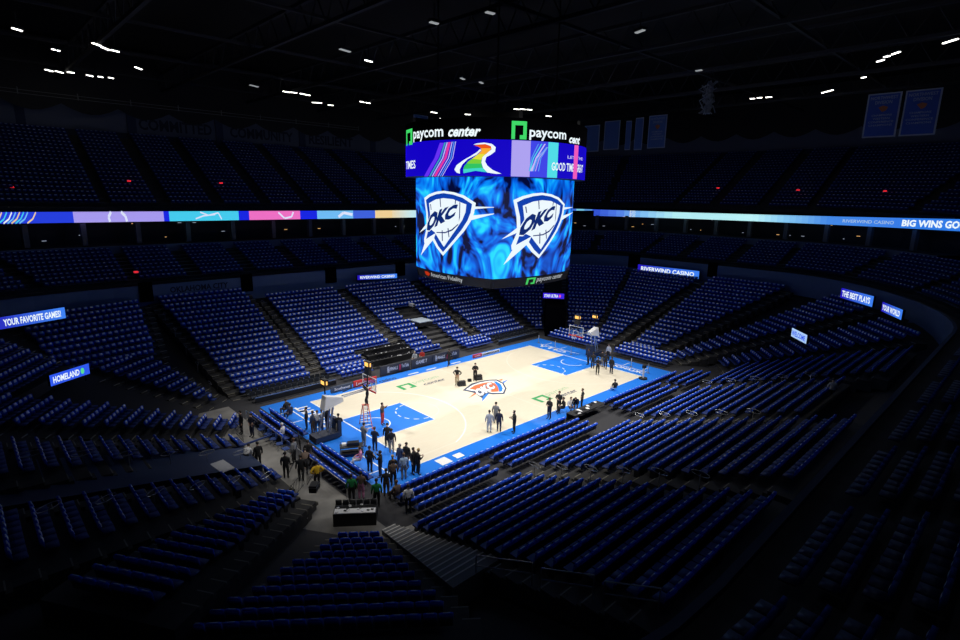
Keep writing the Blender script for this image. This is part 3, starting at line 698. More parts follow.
def etext(t, x0, x1, z0, z1, m, bold=.02, shear=0.):
    text_on(mb, t, m, lambda u, v: ribE(x0+(x1-x0)*u, z0+(z1-z0)*v, .12), 0, 1, 0, 1, shear, bold)
etext('RIVERWIND CASINO', 842, 893, .32, .68, led('led_soft_white', (.5, .7, .95), .8), .01)
etext('BIG WINS GOOD TIMES', 901, 1000, .18, .84, lw, .04)
mb.build('board_lettering', rb, (0, -39, -14)); mb = MB()
# white drawings on the coloured panels of the far side
def npt(px, z, off=.1): return (aty(px, 215, 39)[0], 38.95-off, z)
def nline(pts, w, m):
    for i in range(len(pts)-1):
        (a_, za), (b_, zb) = pts[i], pts[i+1]; dx, dz = b_-a_, (zb-za)*6; L = math.hypot(dx, dz); wx = w*dz/L; wz = w*dx/L/6
        mb.face([npt(a_-wx, za+wz), npt(b_-wx, zb+wz), npt(b_+wx, zb-wz), npt(a_+wx, za-wz)], m)
pw = led('ribbon_pale_line', (.7, .75, .95), 1.)
nline([(109, 14.0), (108, 14.5), (111, 15.08)], 1.1, pw); nline([(126, 14.0), (125, 14.6), (121, 15.08)], 1.1, pw)
nline([(195, 14.2), (203, 14.55), (215, 14.7)], .5, pw); nline([(200, 15.0), (208, 14.6), (218, 14.9), (221, 14.1)], .5, pw); nline([(278, 14.9), (284, 14.1), (291, 14.3), (293, 14.95)], .7, pw)
nline([(338, 14.2), (343, 14.8), (352, 14.5)], 1.2, pw)
for i, (a_, c) in enumerate(((-6, 'pale'), (0, 'amber'), (5, 'aqua'), (10, 'wh'), (14, 'sky'), (18, 'amber'), (22, 'aqua'), (26, 'sky'), (34, 'amber'))):
    nline([(a_-8, 13.98), (a_-2, 14.4), (a_+2, 15.08)], .5, rc(c))
mb.build('board_graphics', rb, (0, -39, -14))
mb = MB(); mb.box((0, 39.2, 14.55), (43, .3, 1.2), blk); mb.box((50.75, 0, 15.3), (.3, 20, 1.0), blk); mb.build('board_backing', rb, (0, -39, -14))

# ------------------------------------------------------------------ small hanging video signs
lsb = led('sign_blue', (.03, .1, .85), 1.); lsv = led('sign_violet', (.05, .02, .75), 1.)
def vsign(A, B, h, text, label, cat='sign', m=None, mt=None, extra=None, shear=0.):
    """A, B: bottom left and bottom right world points"""
    A, B = Vector(A), Vector(B); d = (B-A); n = Vector((d.y, -d.x, 0)).normalized()
    r = empty('video_sign', A); tag(r, label, cat)
    P = lambda u, v, o=.0: tuple((B-A)*u+Vector((0, 0, v*h))+n*o)
    q = MB(); q.hexa([P(0, 0, -.2), P(1, 0, -.2), P(1, 0, -.01), P(0, 0, -.01)], [P(0, 1, -.2), P(1, 1, -.2), P(1, 1, -.01), P(0, 1, -.01)], blk); q.build('casing', r)
    q = MB()
    for i in range(10):
        c = mix((.02, .01, .5), (.05, .22, .9), i/9); q.face([P(i/10, 0), P((i+1)/10, 0), P((i+1)/10, 1), P(i/10, 1)], m or led('sign_gradient_%d' % i, c, 1.))
    sc = q.build('screen', r); q = MB()
    text_on(q, text, mt or lw, lambda u, v: P(u, v, .05), .06 if 'YOUR FAV' not in text else .15, .93 if not extra else .72, .2, .8, shear, .03)
    if extra:
        q.poly([P(.8+.05*math.cos(i*.785), .5+.3*math.sin(i*.785), .05) for i in range(8)], extra)
    q.build('lettering', sc)
    q = MB(); q.tube([P(.1, 0, -.1), P(.1, -.6, -.1)], .05, blk); q.tube([P(.9, 0, -.1), P(.9, -.6, -.1)], .05, blk); q.build('bracket', r)
    return r
def W3(f, px, py, c): # px on plane y=c
    x, z = f(px, py, c); return (x, c, z)
vsign(W3(aty, 357.5, 280, 28.9), W3(aty, 397, 278, 28.9), .62, 'RIVERWIND CASINO', 'small blue RIVERWIND CASINO video sign above the far sideline seats')
def XS(px, py, c): y, z = atx(px, py, c); return (c, y, z)
vsign(XS(637.5, 271.5, 40.35), XS(698.5, 279., 40.35), 1.1, 'RIVERWIND CASINO', 'long blue RIVERWIND CASINO video sign behind the right basket')
vsign(XS(565, 267.3, 41.0), XS(583, 268, 41.0), .75, 'PLAYS', 'small pale blue video sign just right of the scoreboard')
vsign((*at(543, 298, 4.1), 4.1), (*at(564, 299, 4.1), 4.1), .72, 'STAR ULTRA', 'small violet video sign with pink mark over the dark tunnel', extra=MATS['led_pink'], m=lsv)
vsign((*at(-8, 331, 6.7), 6.7), (*at(66, 318, 6.7), 6.7), .95, 'YOUR FAVORITE GAMES!', 'slanted blue video sign reading YOUR FAVORITE GAMES at the left edge')
vsign((*at(51, 386.5, 4.9), 4.9), (*at(90, 373.5, 4.9), 4.9), .75, 'HOMELAND', 'blue HOMELAND video sign over the left corner tunnel', extra=led('led_leaf_green', (.1, .7, .3)), m=lsb)
vsign((*at(840, 297.5, 8.3), 8.3), (*at(872, 307, 8.3), 8.3), 1.0, 'THE BEST PLAYS', 'blue video sign on the dark right corner wall, left of its pair')
vsign((*at(881, 311, 8.3), 8.3), (*at(901, 320, 8.3), 8.3), .85, 'YOUR WORLD', 'blue video sign on the dark right corner wall, right of its pair')
vsign((*at(791, 336, 6.2), 6.2), (*at(806, 344, 6.2), 6.2), .75, 'WELCOME', 'small glowing white and blue video sign amid dark right corner seats', m=led('sign_pale', (.4, .6, .95)), mt=lsb)
# painted lettering on the parapets
mb = MB(); dkl = mat('navy_lettering', (.015, .025, .06), .8)
text_on(mb, 'OKLAHOMA CITY', dkl, lambda u, v: (u, 29.96, v), -18.6, -12.6, 6.85, 7.5, bold=.03)
wl = mb.build('wall_lettering'); tag(wl, kind='structure')
mb = MB()
UPt = lambda a0, a1: (lambda u, v: (-u, CY+R0+28.1, 25.9+v*1.5))
for t, x0, x1 in [(t_, aty(a_, 120, 58.1)[0], aty(b_, 120, 58.1)[0]) for t_, a_, b_ in (('COMMITTED', 138, 211), ('COMMUNITY', 229, 292), ('RESILIENT', 308, 352))]:
    text_on(mb, t, dkl, lambda u, v: (u, CY+R0+28.1, v), x0, x1, 25.8, 27.4, bold=.03)
for x in [aty(c_, 120, 58.1)[0] for c_ in (20, 131, 218, 301, 372)]: mb.box((x, CY+R0+28.0, 26.6), (1.1, .2, 4), navy)
tag(mb.build('wall_upper_lettering'), kind='structure')

# black boxes on the parapet, shade of its openings put in as colour
for i, (x0, x1, sd) in enumerate(((138.5, 152, 'N'), (241.5, 252.5, 'N'), (326, 336.5, 'N'), (396, 405, 'N'), (628, 639, 'E'), (708, 717, 'E'))):
    mb = MB()
    if sd == 'N':
        a_, b_ = aty(x0, 285, 29.9)[0], aty(x1, 285, 29.9)[0]; mb.box(((a_+b_)/2, 29.95, 7.2), (b_-a_, .35, 2.0), blk2)
    else:
        a_, b_ = atx(x0, 270, 41.4)[0], atx(x1, 270, 41.4)[0]; mb.box((41.45, (a_+b_)/2, 8.2), (.35, a_-b_, 2.0), blk2)
    struct(mb, 'wall_opening_shade')
# ------------------------------------------------------------------ roof lights
rl = led('roof_light_glow', (1, .97, .9), 5.)
def rlight(x0, y0, x1, y1, lab, z=31.0, w=.16):
    a_, b_ = Vector((*at(x0, y0, z), z)), Vector((*at(x1, y1, z), z)); c = (a_+b_)/2; L = (b_-a_).length
    if L > 8: b_ = a_+(b_-a_).normalized()*8; c = (a_+b_)/2; L = 8
    o = empty('ceiling_light', c, math.atan2((b_-a_).y, (b_-a_).x)); q = MB(); q.box((0, 0, 0), (L, w, .08), rl); q.build('tube', o)
    q = MB(); q.box((0, 0, .15), (L+.1, w+.2, .2), blk); q.box((0, 0, .8), (.06, .06, 1.3), blk); q.build('housing', o); tag(o, lab, 'ceiling light', 'lit strip lights under the roof')
RLS = [(12, 28, 22, 31, 'lone strip light at the top left corner'), (52, 49, 55, 50, 'left one of two tiny lights'), (57, 50.5, 60, 51, 'right one of two tiny lights'), (92.5, 43, 101, 46, 'first of three stepped strip lights'), (101.5, 47, 109, 50, 'second of three stepped strip lights'),
 (111, 50, 119, 52, 'third of three stepped strip lights'), (45, 69.5, 53, 71.5, 'first in the lower left row'), (55.5, 71, 63, 73, 'second in the lower left row'), (67, 72, 74.5, 73, 'third in the lower left row'), (86.5, 75, 93, 76.5, 'fourth in the lower left row'),
 (98, 76.5, 103, 77.5, 'fifth in the lower left row'), (108.5, 77.5, 113.5, 78.5, 'last in the lower left row'), (135, 67, 141.5, 69.5, 'lone strip right of the lower left row'), (283, 91.3, 290, 92.5, 'first of three above the far side'),
 (290.5, 92.2, 297, 93, 'second of three above the far side'), (300, 93.5, 310, 95.5, 'third of three above the far side'), (312, 102.5, 322, 103, 'lone strip left of scoreboard sign'), (328, 105, 333.5, 105.5, 'small strip left of the scoreboard'),
 (360, 101.5, 364, 102.5, 'small strip of a pair left of centre'), (366, 102.5, 370, 103.5, 'right small strip of a pair'), (365, 60, 372, 62, 'bright lone lamp above left of scoreboard'), (431, 112, 437, 113, 'short strip above the left sign text'),
 (440, 118.5, 446, 120, 'left strip of a low slanted run'), (446, 120, 454, 122, 'right strip of a low slanted run'), (465, 114.3, 475.5, 115, 'strip above the word center'), (459, 121.5, 471, 123.5, 'strip just over the word center'),
 (514, 109, 519, 109.5, 'left strip above right scoreboard sign'), (520, 109, 525.5, 109.5, 'middle strip above right scoreboard sign'), (527, 109.5, 532, 110, 'right strip above right scoreboard sign'), (546, 116, 551, 116.5, 'lone strip over the right sign'),
 (750, 98.8, 755, 98.5, 'left of three right of the grey bundle'), (757, 98, 762, 97.6, 'middle of three right of the grey bundle'), (765.5, 97.5, 772, 97, 'right of three near the grey bundle'), (822, 93, 833, 90, 'long strip left of the two blue banners'), (861.5, 78, 866, 77, 'small strip above the blue banners'),
 (877, 61.8, 884, 59.8, 'lowest of three climbing strips at right'), (884, 57.3, 890, 55.8, 'middle of three climbing strips at right'), (892, 54.5, 900, 51.8, 'top of three climbing strips at right'), (943, 43.5, 958, 38.8, 'long strip at the top right edge'), (167, 13, 170, 13.5, 'faint dot near top')]
for x0, y0, x1, y1, lab in RLS[:-1]: rlight(x0, y0, x1, y1, 'white ceiling strip light, '+lab)
rl = led('faint_roof_glow', (.8, .85, .9), .35)
for x0, y0, x1, y1, lab in ((486, 12, 494, 14, 'near top centre'), (430, 22, 438, 24, 'left of top centre'), (340, 49, 350, 52, 'dim one above left of scoreboard'), (636, 33, 644, 30, 'right of top centre'), (696, 71, 702, 70, 'dim one right of centre'), (250, 85, 258, 87, 'dim one above far side'), (480, 82, 482.5, 83.5, 'tiny one above scoreboard'), (461, 78, 464, 79.5, 'tiny one above left of scoreboard')):
    rlight(x0, y0, x1, y1, 'faint roof lamp '+lab, w=.3)
# dim warm lights and screens inside the suites
rng = random.Random(5); wm = led('warm_lamp', (1, .55, .2), .7); cw = led('cool_lamp', (.7, .8, 1), .35)
mb = MB()
for x, y, a, si, f in ring_path(11.8, 1.7):
    if FAR(x, y, si) and rng.random() < .45:
        z = rng.choice((11.9, 12.4, 13.6))+zadd(a); mb.box((x, y, z), (.16 if rng.random() < .6 else .4, .1, .07), wm if rng.random() < .4 else cw, R(a)-math.pi/2)
tag(mb.build('suite_lights'), 'tiny warm and cool lights inside the dark suites under the ribbon board', 'lights', kind='stuff')
mb = MB(); rd = led('exit_red', (.9, .03, .05), .8)
ex = 0
for px, py, n_ in ((12, 187, 'far left'), (129, 181, 'over the lilac board panel'), (221, 183, 'over the cyan board panel'), (136, 272, 'beside the lower left aisle'), (718, 188, 'third from right'), (798, 190, 'middle right'), (885, 191, 'right')):
    q = MB(); p = (*at(px, py, 19.0), 19.0) if py < 200 else (*at(px, py, 8.6), 8.6)
    if py < 200:   # stands on the front of the upper deck
        yy = 43.0
        if px < 400: x_, z_ = aty(px, py, yy); p = (x_, yy, z_)
        else: y_, z_ = atx(px, py, 54.); p = (54., y_, z_)
    else: x_, z_ = aty(px, py, 30.2); p = (x_, 30.2, z_)
    q.box((0, 0, 0), (.35, .35, .18), rd); o = q.build('exit_light', None, p); tag(o, 'small red exit light on the dark upper seats, '+n_, 'exit light')

# ------------------------------------------------------------------ hanging banners
bmat = mat('banner_blue', (.035, .09, .42), .8); bwh = mat('banner_trim', (.35, .4, .5), .8); bor = mat('banner_orange', (.4, .13, .06), .8)
def banner(A, B, zt, zb, label, lines, m=bmat, trim=bwh):
    A = Vector((*A, 0)); B = Vector((*B, 0)); n = Vector(((B-A).y, -(B-A).x, 0)).normalized()
    r = empty('banner', (A.x, A.y, zb)); tag(r, label, 'banner', 'banners hanging from the roof')
    h = zt-zb; P = lambda u, v, o=0.: tuple((B-A)*u+Vector((0, 0, v*h))+n*o)
    q = MB(); q.hexa([P(0, 0, -.04), P(1, 0, -.04), P(1, 0), P(0, 0)], [P(0, 1, -.04), P(1, 1, -.04), P(1, 1), P(0, 1)], trim); q.build('border', r)
    q = MB(); q.face([P(.05, .03, .02), P(.95, .03, .02), P(.95, .97, .02), P(.05, .97, .02)], m); c = q.build('cloth', r)
    if lines:
        q = MB(); v = .93
        for t, hh, ll in lines: text_on(q, t, bwh, lambda u, w_: P(u, w_, .04), .5-ll/2, .5+ll/2, v-hh, v, bold=.01); v -= hh+.03+(.2 if hh == .075 else 0)
        q.build('lettering', c)
        q = MB(); q.poly([P(.36, .68, .045), P(.5, .72, .045), P(.66, .68, .045), P(.6, .6, .045), P(.5, .57, .045)], bor); q.build('emblem', c)
    q = MB(); q.tube([P(.02, 1, .0), (P(.02, 1)[0], P(.02, 1)[1], 31.5-zb)], .02, blk, 4); q.tube([P(.98, 1), (P(.98, 1)[0], P(.98, 1)[1], 31.5-zb)], .02, blk, 4); q.build('cord', r)
LN = [('NORTHWEST', .07, .8), ('DIVISION', .075, .5), ('CHAMPIONS', .045, .6), ('WESTERN', .045, .5), ('CONFERENCE', .045, .75), ('CHAMPIONS', .045, .7)]
banner((40, -17.45), (40, -20.5), 29.25, 24.7, 'left one of the two large blue banners hanging at upper right', LN)
banner((40, -20.8), (40, -23.85), 29.25, 24.7, 'right one of the two large blue banners hanging at upper right', LN)
b2 = mat('banner_pale_blue', (.08, .16, .42), .8)
for (x0, x1, y0, y1, lab, ln) in ((649.5, 667.5, 116, 148.5, 'pale blue banner hanging right of the scoreboard, rightmost of its row', LN), (605, 620.5, 121.5, 150, 'dim blue banner third left of the rightmost one by the scoreboard', None), (626.5, 632, 121, 150, 'narrow dim banner edge second left of the rightmost one', None), (636, 644, 118, 150, 'dim banner just left of the rightmost one', None), (585, 600, 126, 152, 'dim pale banner touching the scoreboard right edge', None), (413.5, 428, 114, 133, 'dim blue banner above the left paycom sign', None)):
    yA, zA = atx(x0, y0, 44.) if x0 > 500 else (0, 0)
    if x0 > 500:
        yB, _ = atx(x1, y0, 44.); zB = atx(x0, y1, 44.)[1]; banner((44., yA), (44., yB), zA, zB, lab, ln, b2)
    else:
        xA, zA = aty(x0, y0, 40.); xB, _ = aty(x1, y0, 40.); zB = aty(x0, y1, 40.)[1]; banner((xA, 40.), (xB, 40.), zA, zB, lab, ln, b2)
# grey bundle hanging under the roof
mb = MB(); gx_, gz_ = atx(709, 97, 22.)
gm = mat('grey_net', (.22, .24, .25), .9)
c0 = Vector((22., gx_, gz_)); r_ = empty('hanging_net_bundle', c0); tag(r_, 'grey tangled net bundle hanging under the roof right of the scoreboard', 'net bundle')
rr = random.Random(9)
for i in range(26):
    pts = [Vector((rr.gauss(0, .25), rr.gauss(0, .35), 1.3-2.8*j/5+rr.gauss(0, .12))) for j in range(6)]; mb.tube(pts, .06, gm, 5)
mb.build('netting', r_); q = MB(); q.tube([(0, 0, 1.2), (0, 0, 36.4-gz_)], .03, blk, 4); q.build('cable', r_)

# ------------------------------------------------------------------ baskets
glass = bpy.data.materials.new('backboard_glass'); glass.use_nodes = True; g_ = glass.node_tree.nodes['Principled BSDF']
g_.inputs['Base Color'].default_value = (.8, .9, .95, 1); g_.inputs['Transmission Weight'].default_value = 1; g_.inputs['Roughness'].default_value = .02; g_.inputs['Alpha'].default_value = .35
orange = mat('rim_orange', (.75, .12, .02), .4); redp = mat('red_pad', (.7, .03, .03), .5); amber = led('shot_clock_amber', (1, .5, .12), 1.6); padw = mat('white_arm_pad', (.75, .75, .74), .5)
def hoop(s, label):
    r = empty('basketball_hoop', (s*16.6, 0, 0), 0 if s > 0 else math.pi); tag(r, label, 'basketball hoop', 'basketball hoops')
    # local -x points to the court; board at x = -3.5
    q = MB(); q.box((.4, 0, .3), (1.9, 1.1, .45), mat('hoop_base_pad', (.015, .02, .04), .5)); q.box((-.6, 0, .75), (.3, 1.0, 1.3), MATS['hoop_base_pad']); q.build('base', r, bevel=.04)
    q = MB(); q.tube([(.1, -.22, .5), (-.3, -.2, 2.7)], .08, steel); q.tube([(.1, .22, .5), (-.3, .2, 2.7)], .08, steel); q.tube([(.9, 0, .5), (.1, 0, 2.8)], .06, steel); q.build('mast', r)
    q = MB(); q.tube([(-3.35, -.12, 3.05), (-1.2, -.15, 2.95)], .045, steel); q.tube([(-3.35, .12, 3.05), (-1.2, .15, 2.95)], .045, steel); q.tube([(-3.35, 0, 3.6), (-1.2, 0, 3.3)], .035, blk); q.hexa([(-1.1, -.26, 2.65), (.5, -.34, 2.3), (.5, .34, 2.3), (-1.1, .26, 2.65)], [(-1.1, -.22, 2.95), (.3, -.3, 3.35), (.3, .3, 3.35), (-1.1, .22, 2.95)], padw); q.build('arm', r)
    q = MB(); q.box((-3.5, 0, 3.43), (.03, 1.8, 1.07), glass); q.build('backboard', r)
    q = MB()
    for y in (-.91, .91): q.box((-3.5, y, 3.43), (.05, .05, 1.12), padw)
    q.box((-3.5, 0, 3.98), (.05, 1.86, .05), padw)
    for y in (-.3, .3): q.box((-3.53, y, 3.28), (.02, .05, .45), white)
    q.box((-3.53, 0, 3.5), (.02, .6, .05), white); q.build('board_frame', r)
    q = MB(); q.box((-3.5, 0, 2.9), (.09, 1.85, .1), redp); q.build('bottom_pad', r)
    q = MB(); n = 20; q.tube([(-3.5-.38+.23*math.cos(2*math.pi*i/n), .23*math.sin(2*math.pi*i/n), 3.05) for i in range(n+1)], .012, orange, 5); q.box((-3.6, 0, 3.03), (.2, .15, .1), orange); rm = q.build('rim', r)
    q = MB()
    for i in range(12):
        a_ = 2*math.pi*i/12; q.tube([(-3.88+.23*math.cos(a_), .23*math.sin(a_), 3.05), (-3.88+.14*math.cos(a_+.3), .14*math.sin(a_+.3), 2.8), (-3.88+.12*math.cos(a_), .12*math.sin(a_), 2.62)], .008, white, 3)
    q.build('net', rm)
    q = MB(); q.tube([(-3.35, 0, 3.2), (-3.35, 0, 4.7)], .05, blk); q.box((-3.4, 0, 4.45), (.25, .62, .5), blk); q.box((-3.4, 0, 5.0), (.22, .7, .5), blk); ck = q.build('shot_clock', r)
    q = MB(); q.box((-3.4, 0, 5.0), (.26, .46, .3), amber); q.box((-3.4, 0, 5.0), (.1, .74, .28), amber); q.build('digits', ck)
    q = MB(); q.tube([(.4, .35, 3.6), (.4, .35, 4.3)], .05, blk); q.box((.4, .35, 4.5), (.3, .62, .5), blk); c2 = q.build('rear_clock', r)
    q = MB(); q.box((.4, .35, 4.5), (.34, .44, .26), amber); q.box((.4, .35, 4.5), (.1, .66, .26), amber); q.build('digits', c2)
hoop(1, 'far basketball hoop with white arm, glass backboard and glowing shot clock'); hoop(-1, 'near left basketball hoop with shot clock, being worked on from a ladder')

# ------------------------------------------------------------------ signs and boards around the floor
def board(x0, x1, y, h, label, items, m=None, z=0.):
    r = empty('advertising_board', (x0, y, z)); tag(r, label, 'board'); q = MB(); q.box(((x1-x0)/2, 0, h/2), (x1-x0, .12, h), m or mat('board_charcoal', (.045, .045, .055), .5)); q.build('panel', r)
    q = MB()
    for t, u0, u1, v0, v1, mm in items: text_on(q, t, mm, lambda u, v: (u*(x1-x0), -.07, v*h), u0, u1, v0, v1, bold=.03)
    q.build('lettering', r); return r
wt = mat('board_white_letter', (.8, .8, .82), .5); pk = mat('board_red_letter', (.8, .03, .1), .5)
board(-5.9, -2.3, 9.45, 1.0, 'charcoal courtside board with FINALS lettering and red mark, left of GAME 7', [('NBA', .22, .3, .2, .85, wt), ('FINALS', .32, .58, .35, .7, wt), ('I', .62, .68, .2, .8, pk), ('YouTube', .7, .95, .4, .8, wt)])
board(-2.1, .6, 9.45, 1.0, 'charcoal courtside board reading GAME 7', [('GAME 7', .2, .75, .35, .75, wt)])
board(.65, 4.5, 9.45, 1.0, 'charcoal courtside board with FINALS lettering and red mark, right of GAME 7', [('NBA', .1, .17, .2, .85, wt), ('FINALS', .19, .45, .35, .7, wt), ('I', .52, .58, .2, .8, pk), ('YouTube', .62, .9, .4, .8, wt)])
board(-11.9, -9.75, 8.35, .55, 'low dark grey board with white script on the far sideline', [('Southwest', .15, .9, .25, .75, wt)], mat('board_slate', (.06, .08, .12), .5))
board(-9.6, -7.1, 8.3, .6, 'low red board with white script on the far sideline', [('Love\'s', .1, .55, .2, .8, wt)], redp)
board(5.4, 6.7, 8.15, .35, 'small red and white board on the far sideline right of centre', [('LOVES', .2, .85, .25, .75, wt)], redp)
board(6.75, 9.6, 8.15, .3, 'small white board with dark letters on the far sideline right of centre', [('AMERICAN', .05, .95, .2, .8, blk)], padw)
# press table area and camera platform on the far side
r = empty('camera_platform', (5.6, 17.6, 2.1)); tag(r, 'pale grey camera platform set among the far sideline seats', 'platform')
q = MB(); q.box((0, .2, .5), (2.0, 2.2, .1), mat('platform_top', (.5, .58, .66), .5)); q.build('deck', r); q = MB(); q.box((0, .2, .2), (1.9, 2.1, .5), blk); q.build('base', r)
r = empty('television_camera', (6.0, 20.2, 3.2)); tag(r, 'television camera with white hood on the far side platform', 'camera')
q = MB(); q.box((0, 0, .9), (.3, .8, .35), padw); q.tube([(0, -.4, .9), (0, -.75, .85)], .12, blk); q.build('body', r)
q = MB()
for a_ in (0, 2.1, 4.2): q.tube([(0, 0, .75), (.35*math.cos(a_), .35*math.sin(a_), -.1)], .03, blk)
q.build('tripod', r)
rr = random.Random(3)
for j in range(3):
    r = empty('press_desk', (-4.9+j*.05, 12.0+j*.95, .1+.33*j)); tag(r, 'black press desk strewn with gear behind the far sideline boards, %s row' % ('front', 'middle', 'back')[j], 'desk', 'press desks behind the far sideline')
    q = MB(); q.box((2.3, 0, .72), (5.2, .5, .06), blk); q.box((2.3, -.24, .45), (5.2, .04, .5), blk); q.build('desk_top', r)
    q = MB()
    for i in range(11): q.box((.1+i*.45, .02, .86), (.3, .04, .22), blkg, rr.uniform(-.2, .2), -.3)
    tag(q.build('monitors', r))
    q = MB()
    for i in range(9): q.box((rr.uniform(0, 4.8), rr.uniform(-.15, .15), .77), (.12, .16, .03), wt, rr.random())
    q.build('papers', r)
for j in range(8):
    q = MB(); x = -4.4+j*.58; o = empty('press_chair', (x, 12.6, .1)); q.box((0, 0, .45), (.42, .42, .08), darkseat); q.build('seat', o); q = MB(); q.box((0, .2, .75), (.4, .06, .5), darkseat); q.build('backrest', o)
    tag(o, 'black press chair behind the far sideline desk, %s from left' % ORD[j], 'chair', 'black press chairs behind the far sideline desk')
# silver rails in front of the folded seats
for x0, x1, lab in ((-18, -10.4, 'left'), (11.4, 18.8, 'right')):
    q = MB(); q.box(((x0+x1)/2, 10.05, .55), (x1-x0, .05, .06), chrome); q.box(((x0+x1)/2, 10.05, .25), (x1-x0, .05, .4), blk)
    tag(q.build('low_barrier'), 'low dark barrier with silver top along the far sideline, %s' % lab, 'barrier')
# posts with ropes behind the right baseline
for i, (px, py) in enumerate(((538.6, 343), (555, 349), (571, 354.5), (631, 367), (648, 373))):
    x, y = at(px, py, 0); o = empty('barrier_post', (x, y, 0)); q = MB(); q.tube([(0, 0, .05), (0, 0, 1.0)], .045, chrome, 8); q.build('pole', o); q = MB(); q.tube([(0, 0, 0), (0, 0, .05)], .17, steel, 12); q.build('foot', o)
    tag(o, 'silver barrier post on the right baseline apron, %s from the far corner' % ORD[i], 'post', 'silver posts on the right baseline')
# loudspeakers and small box near centre court
for (px, py, d, lab) in ((461.5, 385.5, (.75, .5, .42), 'black wedge loudspeaker left of the small box on court'), (478, 379.5, (.8, .5, .45), 'black wedge loudspeaker right of the small box on court'), (469.6, 381.5, (.35, .25, .25), 'small dark box between two wedge loudspeakers')):
    x, y = at(px, py, 0); o = empty('stage_loudspeaker' if d[0] > .5 else 'equipment_box', (x, y, .01), -.35)
    a_, b_, c_ = d; q = MB(); q.hexa([(-a_/2, -b_/2, 0), (a_/2, -b_/2, 0), (a_/2, b_/2, 0), (-a_/2, b_/2, 0)], [(-a_/2, -b_/5, c_), (a_/2, -b_/5, c_), (a_/2, b_/2, c_), (-a_/2, b_/2, c_)], blk); q.build('cabinet', o, bevel=.01)
    q = MB(); q.box((0, -b_*.36, c_*.5), (a_*.85, .02, c_*.75), blkg, 0, -.55); q.build('grille', o); tag(o, lab, 'loudspeaker' if d[0] > .5 else 'box')
# ladder under the left hoop
lad = mat('ladder_red', (.75, .16, .1), .45)
r = empty('step_ladder', (*at(366, 427, 0), .01), -.3); tag(r, 'tall red step ladder under the near left basket', 'ladder')
for s in (-1, 1):
    q = MB()
    for t in (-1, 1): q.tube([(t*.32, s*.75, 0), (t*.2, s*.06, 1.8)], .035, lad, 6)
    q.build('ladder_side', r)
    q = MB()
    for i in range(7): f = (i+.7)/7.5; q.box((0, s*(.75-.69*f), 1.8*f), (.6-.24*f, .08, .03), white)
    q.build('rung', r)
q = MB(); q.box((0, 0, 1.83), (.5, .3, .05), lad); q.build('top_cap', r)

# ------------------------------------------------------------------ handrails in the aisles
def handrail(x, y, z, rz, label, L=.9, h=.9, m=steel):
    o = empty('handrail', (x, y, z), rz); q = MB(); q.tube([(0, 0, 0), (0, 0, h*.9)], .022, m, 5); q.build('post', o)
    q = MB(); pts = [(0+L/2*math.cos(t), 0, h+.13*math.sin(t)-.05) for t in [2*math.pi*i/14 for i in range(15)]]; q.tube(pts, .022, m, 5); q.build('loop', o)
    tag(o, label, 'handrail')
for ai, (ax, pr_, nm) in enumerate(((-11.0, 6, 'first near aisle'), (1.0, 6, 'second near aisle'), (12.6, 5, 'third near aisle'))):
    for j in range(pr_):
        p = 15.0+2.0*j
        if ai == 1 and p > 24.5: continue
        handrail(ax, -p, ztop('S', p)-.87, math.pi/2, 'steel loop handrail in the %s, %s from the court' % (nm, ORD[j]))
dimst = mat('dim_steel', (.3, .31, .32), .4, .8)
for ai, (ax, nm) in enumerate(((-10.4, 'left far aisle'), (0, 'middle far aisle'), (11.2, 'right far aisle'), (-20.3, 'leftmost far aisle'))):
    for j in range(5):
        p = 14+3*j; handrail(ax, p, ztop('N', p)-.87, math.pi/2, 'dim loop handrail in the %s, %s from the court' % (nm, ORD[j]), m=dimst)
nW, tW = nt_('W')
for k in range(6):   # loops between the two blocks left end
    p = 23.5+2.0*k
    handrail(-p, -.2*(k)+2.2-3.6, ztop('W', p)-.87, 0, 'loop handrail beside the left end tunnel, %s from the court' % ORD[k])
    handrail(-p, -5.3-.33*k*2, ztop('W', p)-.87, .4, 'loop handrail in the lower left corner aisle, %s from the court' % ORD[k])
# long rail closing the left end of the near block
r = empty('walkway_railing', (0, 0, 0)); q = MB()
pts = [(-21.6, -20.8), (-21.4, -23.9), (-21.3, -26.4), (-21.2, -28.6)]
for (x, y), (u, v) in zip(pts, pts[1:]):
    z0, z1 = ztop('S', -y)-.87, ztop('S', -v)-.87
    for h in (.5, .95): q.tube([(x, y-.2, z0+h), (u, v+.2, z1+h)], .025, steel, 5)
    q.tube([(x, y-.2, z0), (x, y-.2, z0+.95)], .025, steel, 5); q.tube([(u, v+.2, z1), (u, v+.2, z1+.95)], .025, steel, 5)
q.build('rail', r); tag(r, 'two bar steel railing closing the lower end of the near seating block', 'railing')
# wide stairs left of the near block
mb = MB()
for k in range(18):
    y = -12.8-.47*k; z = .27+.164*k; xl = -20.7-.3*(-y-13.7); xr = -19.75-.09*(-y-14.6)
    mb.box(((xl+xr)/2, y, z/2), (xr-xl, .49, z), stair2); mb.box(((xl+xr)/2, y+.22, z+.004), (xr-xl, .07, .02), nose2)
struct(mb, 'wide_stairs')
mb = MB(); mb.face([(-22.9, 11, .004), (-22.9, -8.5, .004), (-24.8, -11, .004), (-22.6, -14.2, .004), (-18.6, -14.2, .004), (-18.6, -12.9, .004), (-19.9, -12.7, .004), (-19.9, 11, .004)], navyfloor); struct(mb, 'floor_walkway')
r = empty('floor_barrier', (0, 0, 0)); q = MB(); q.box((-21.3, 2.0, .5), (3.6, .12, .1), mat('barrier_blue', (.02, .05, .2), .5), .15); q.tube([(-19.95, 7, .9), (-19.95, .6, .9)], .03, chrome); q.tube([(-19.95, -1.7, .9), (-19.95, -8.2, .9)], .03, chrome)
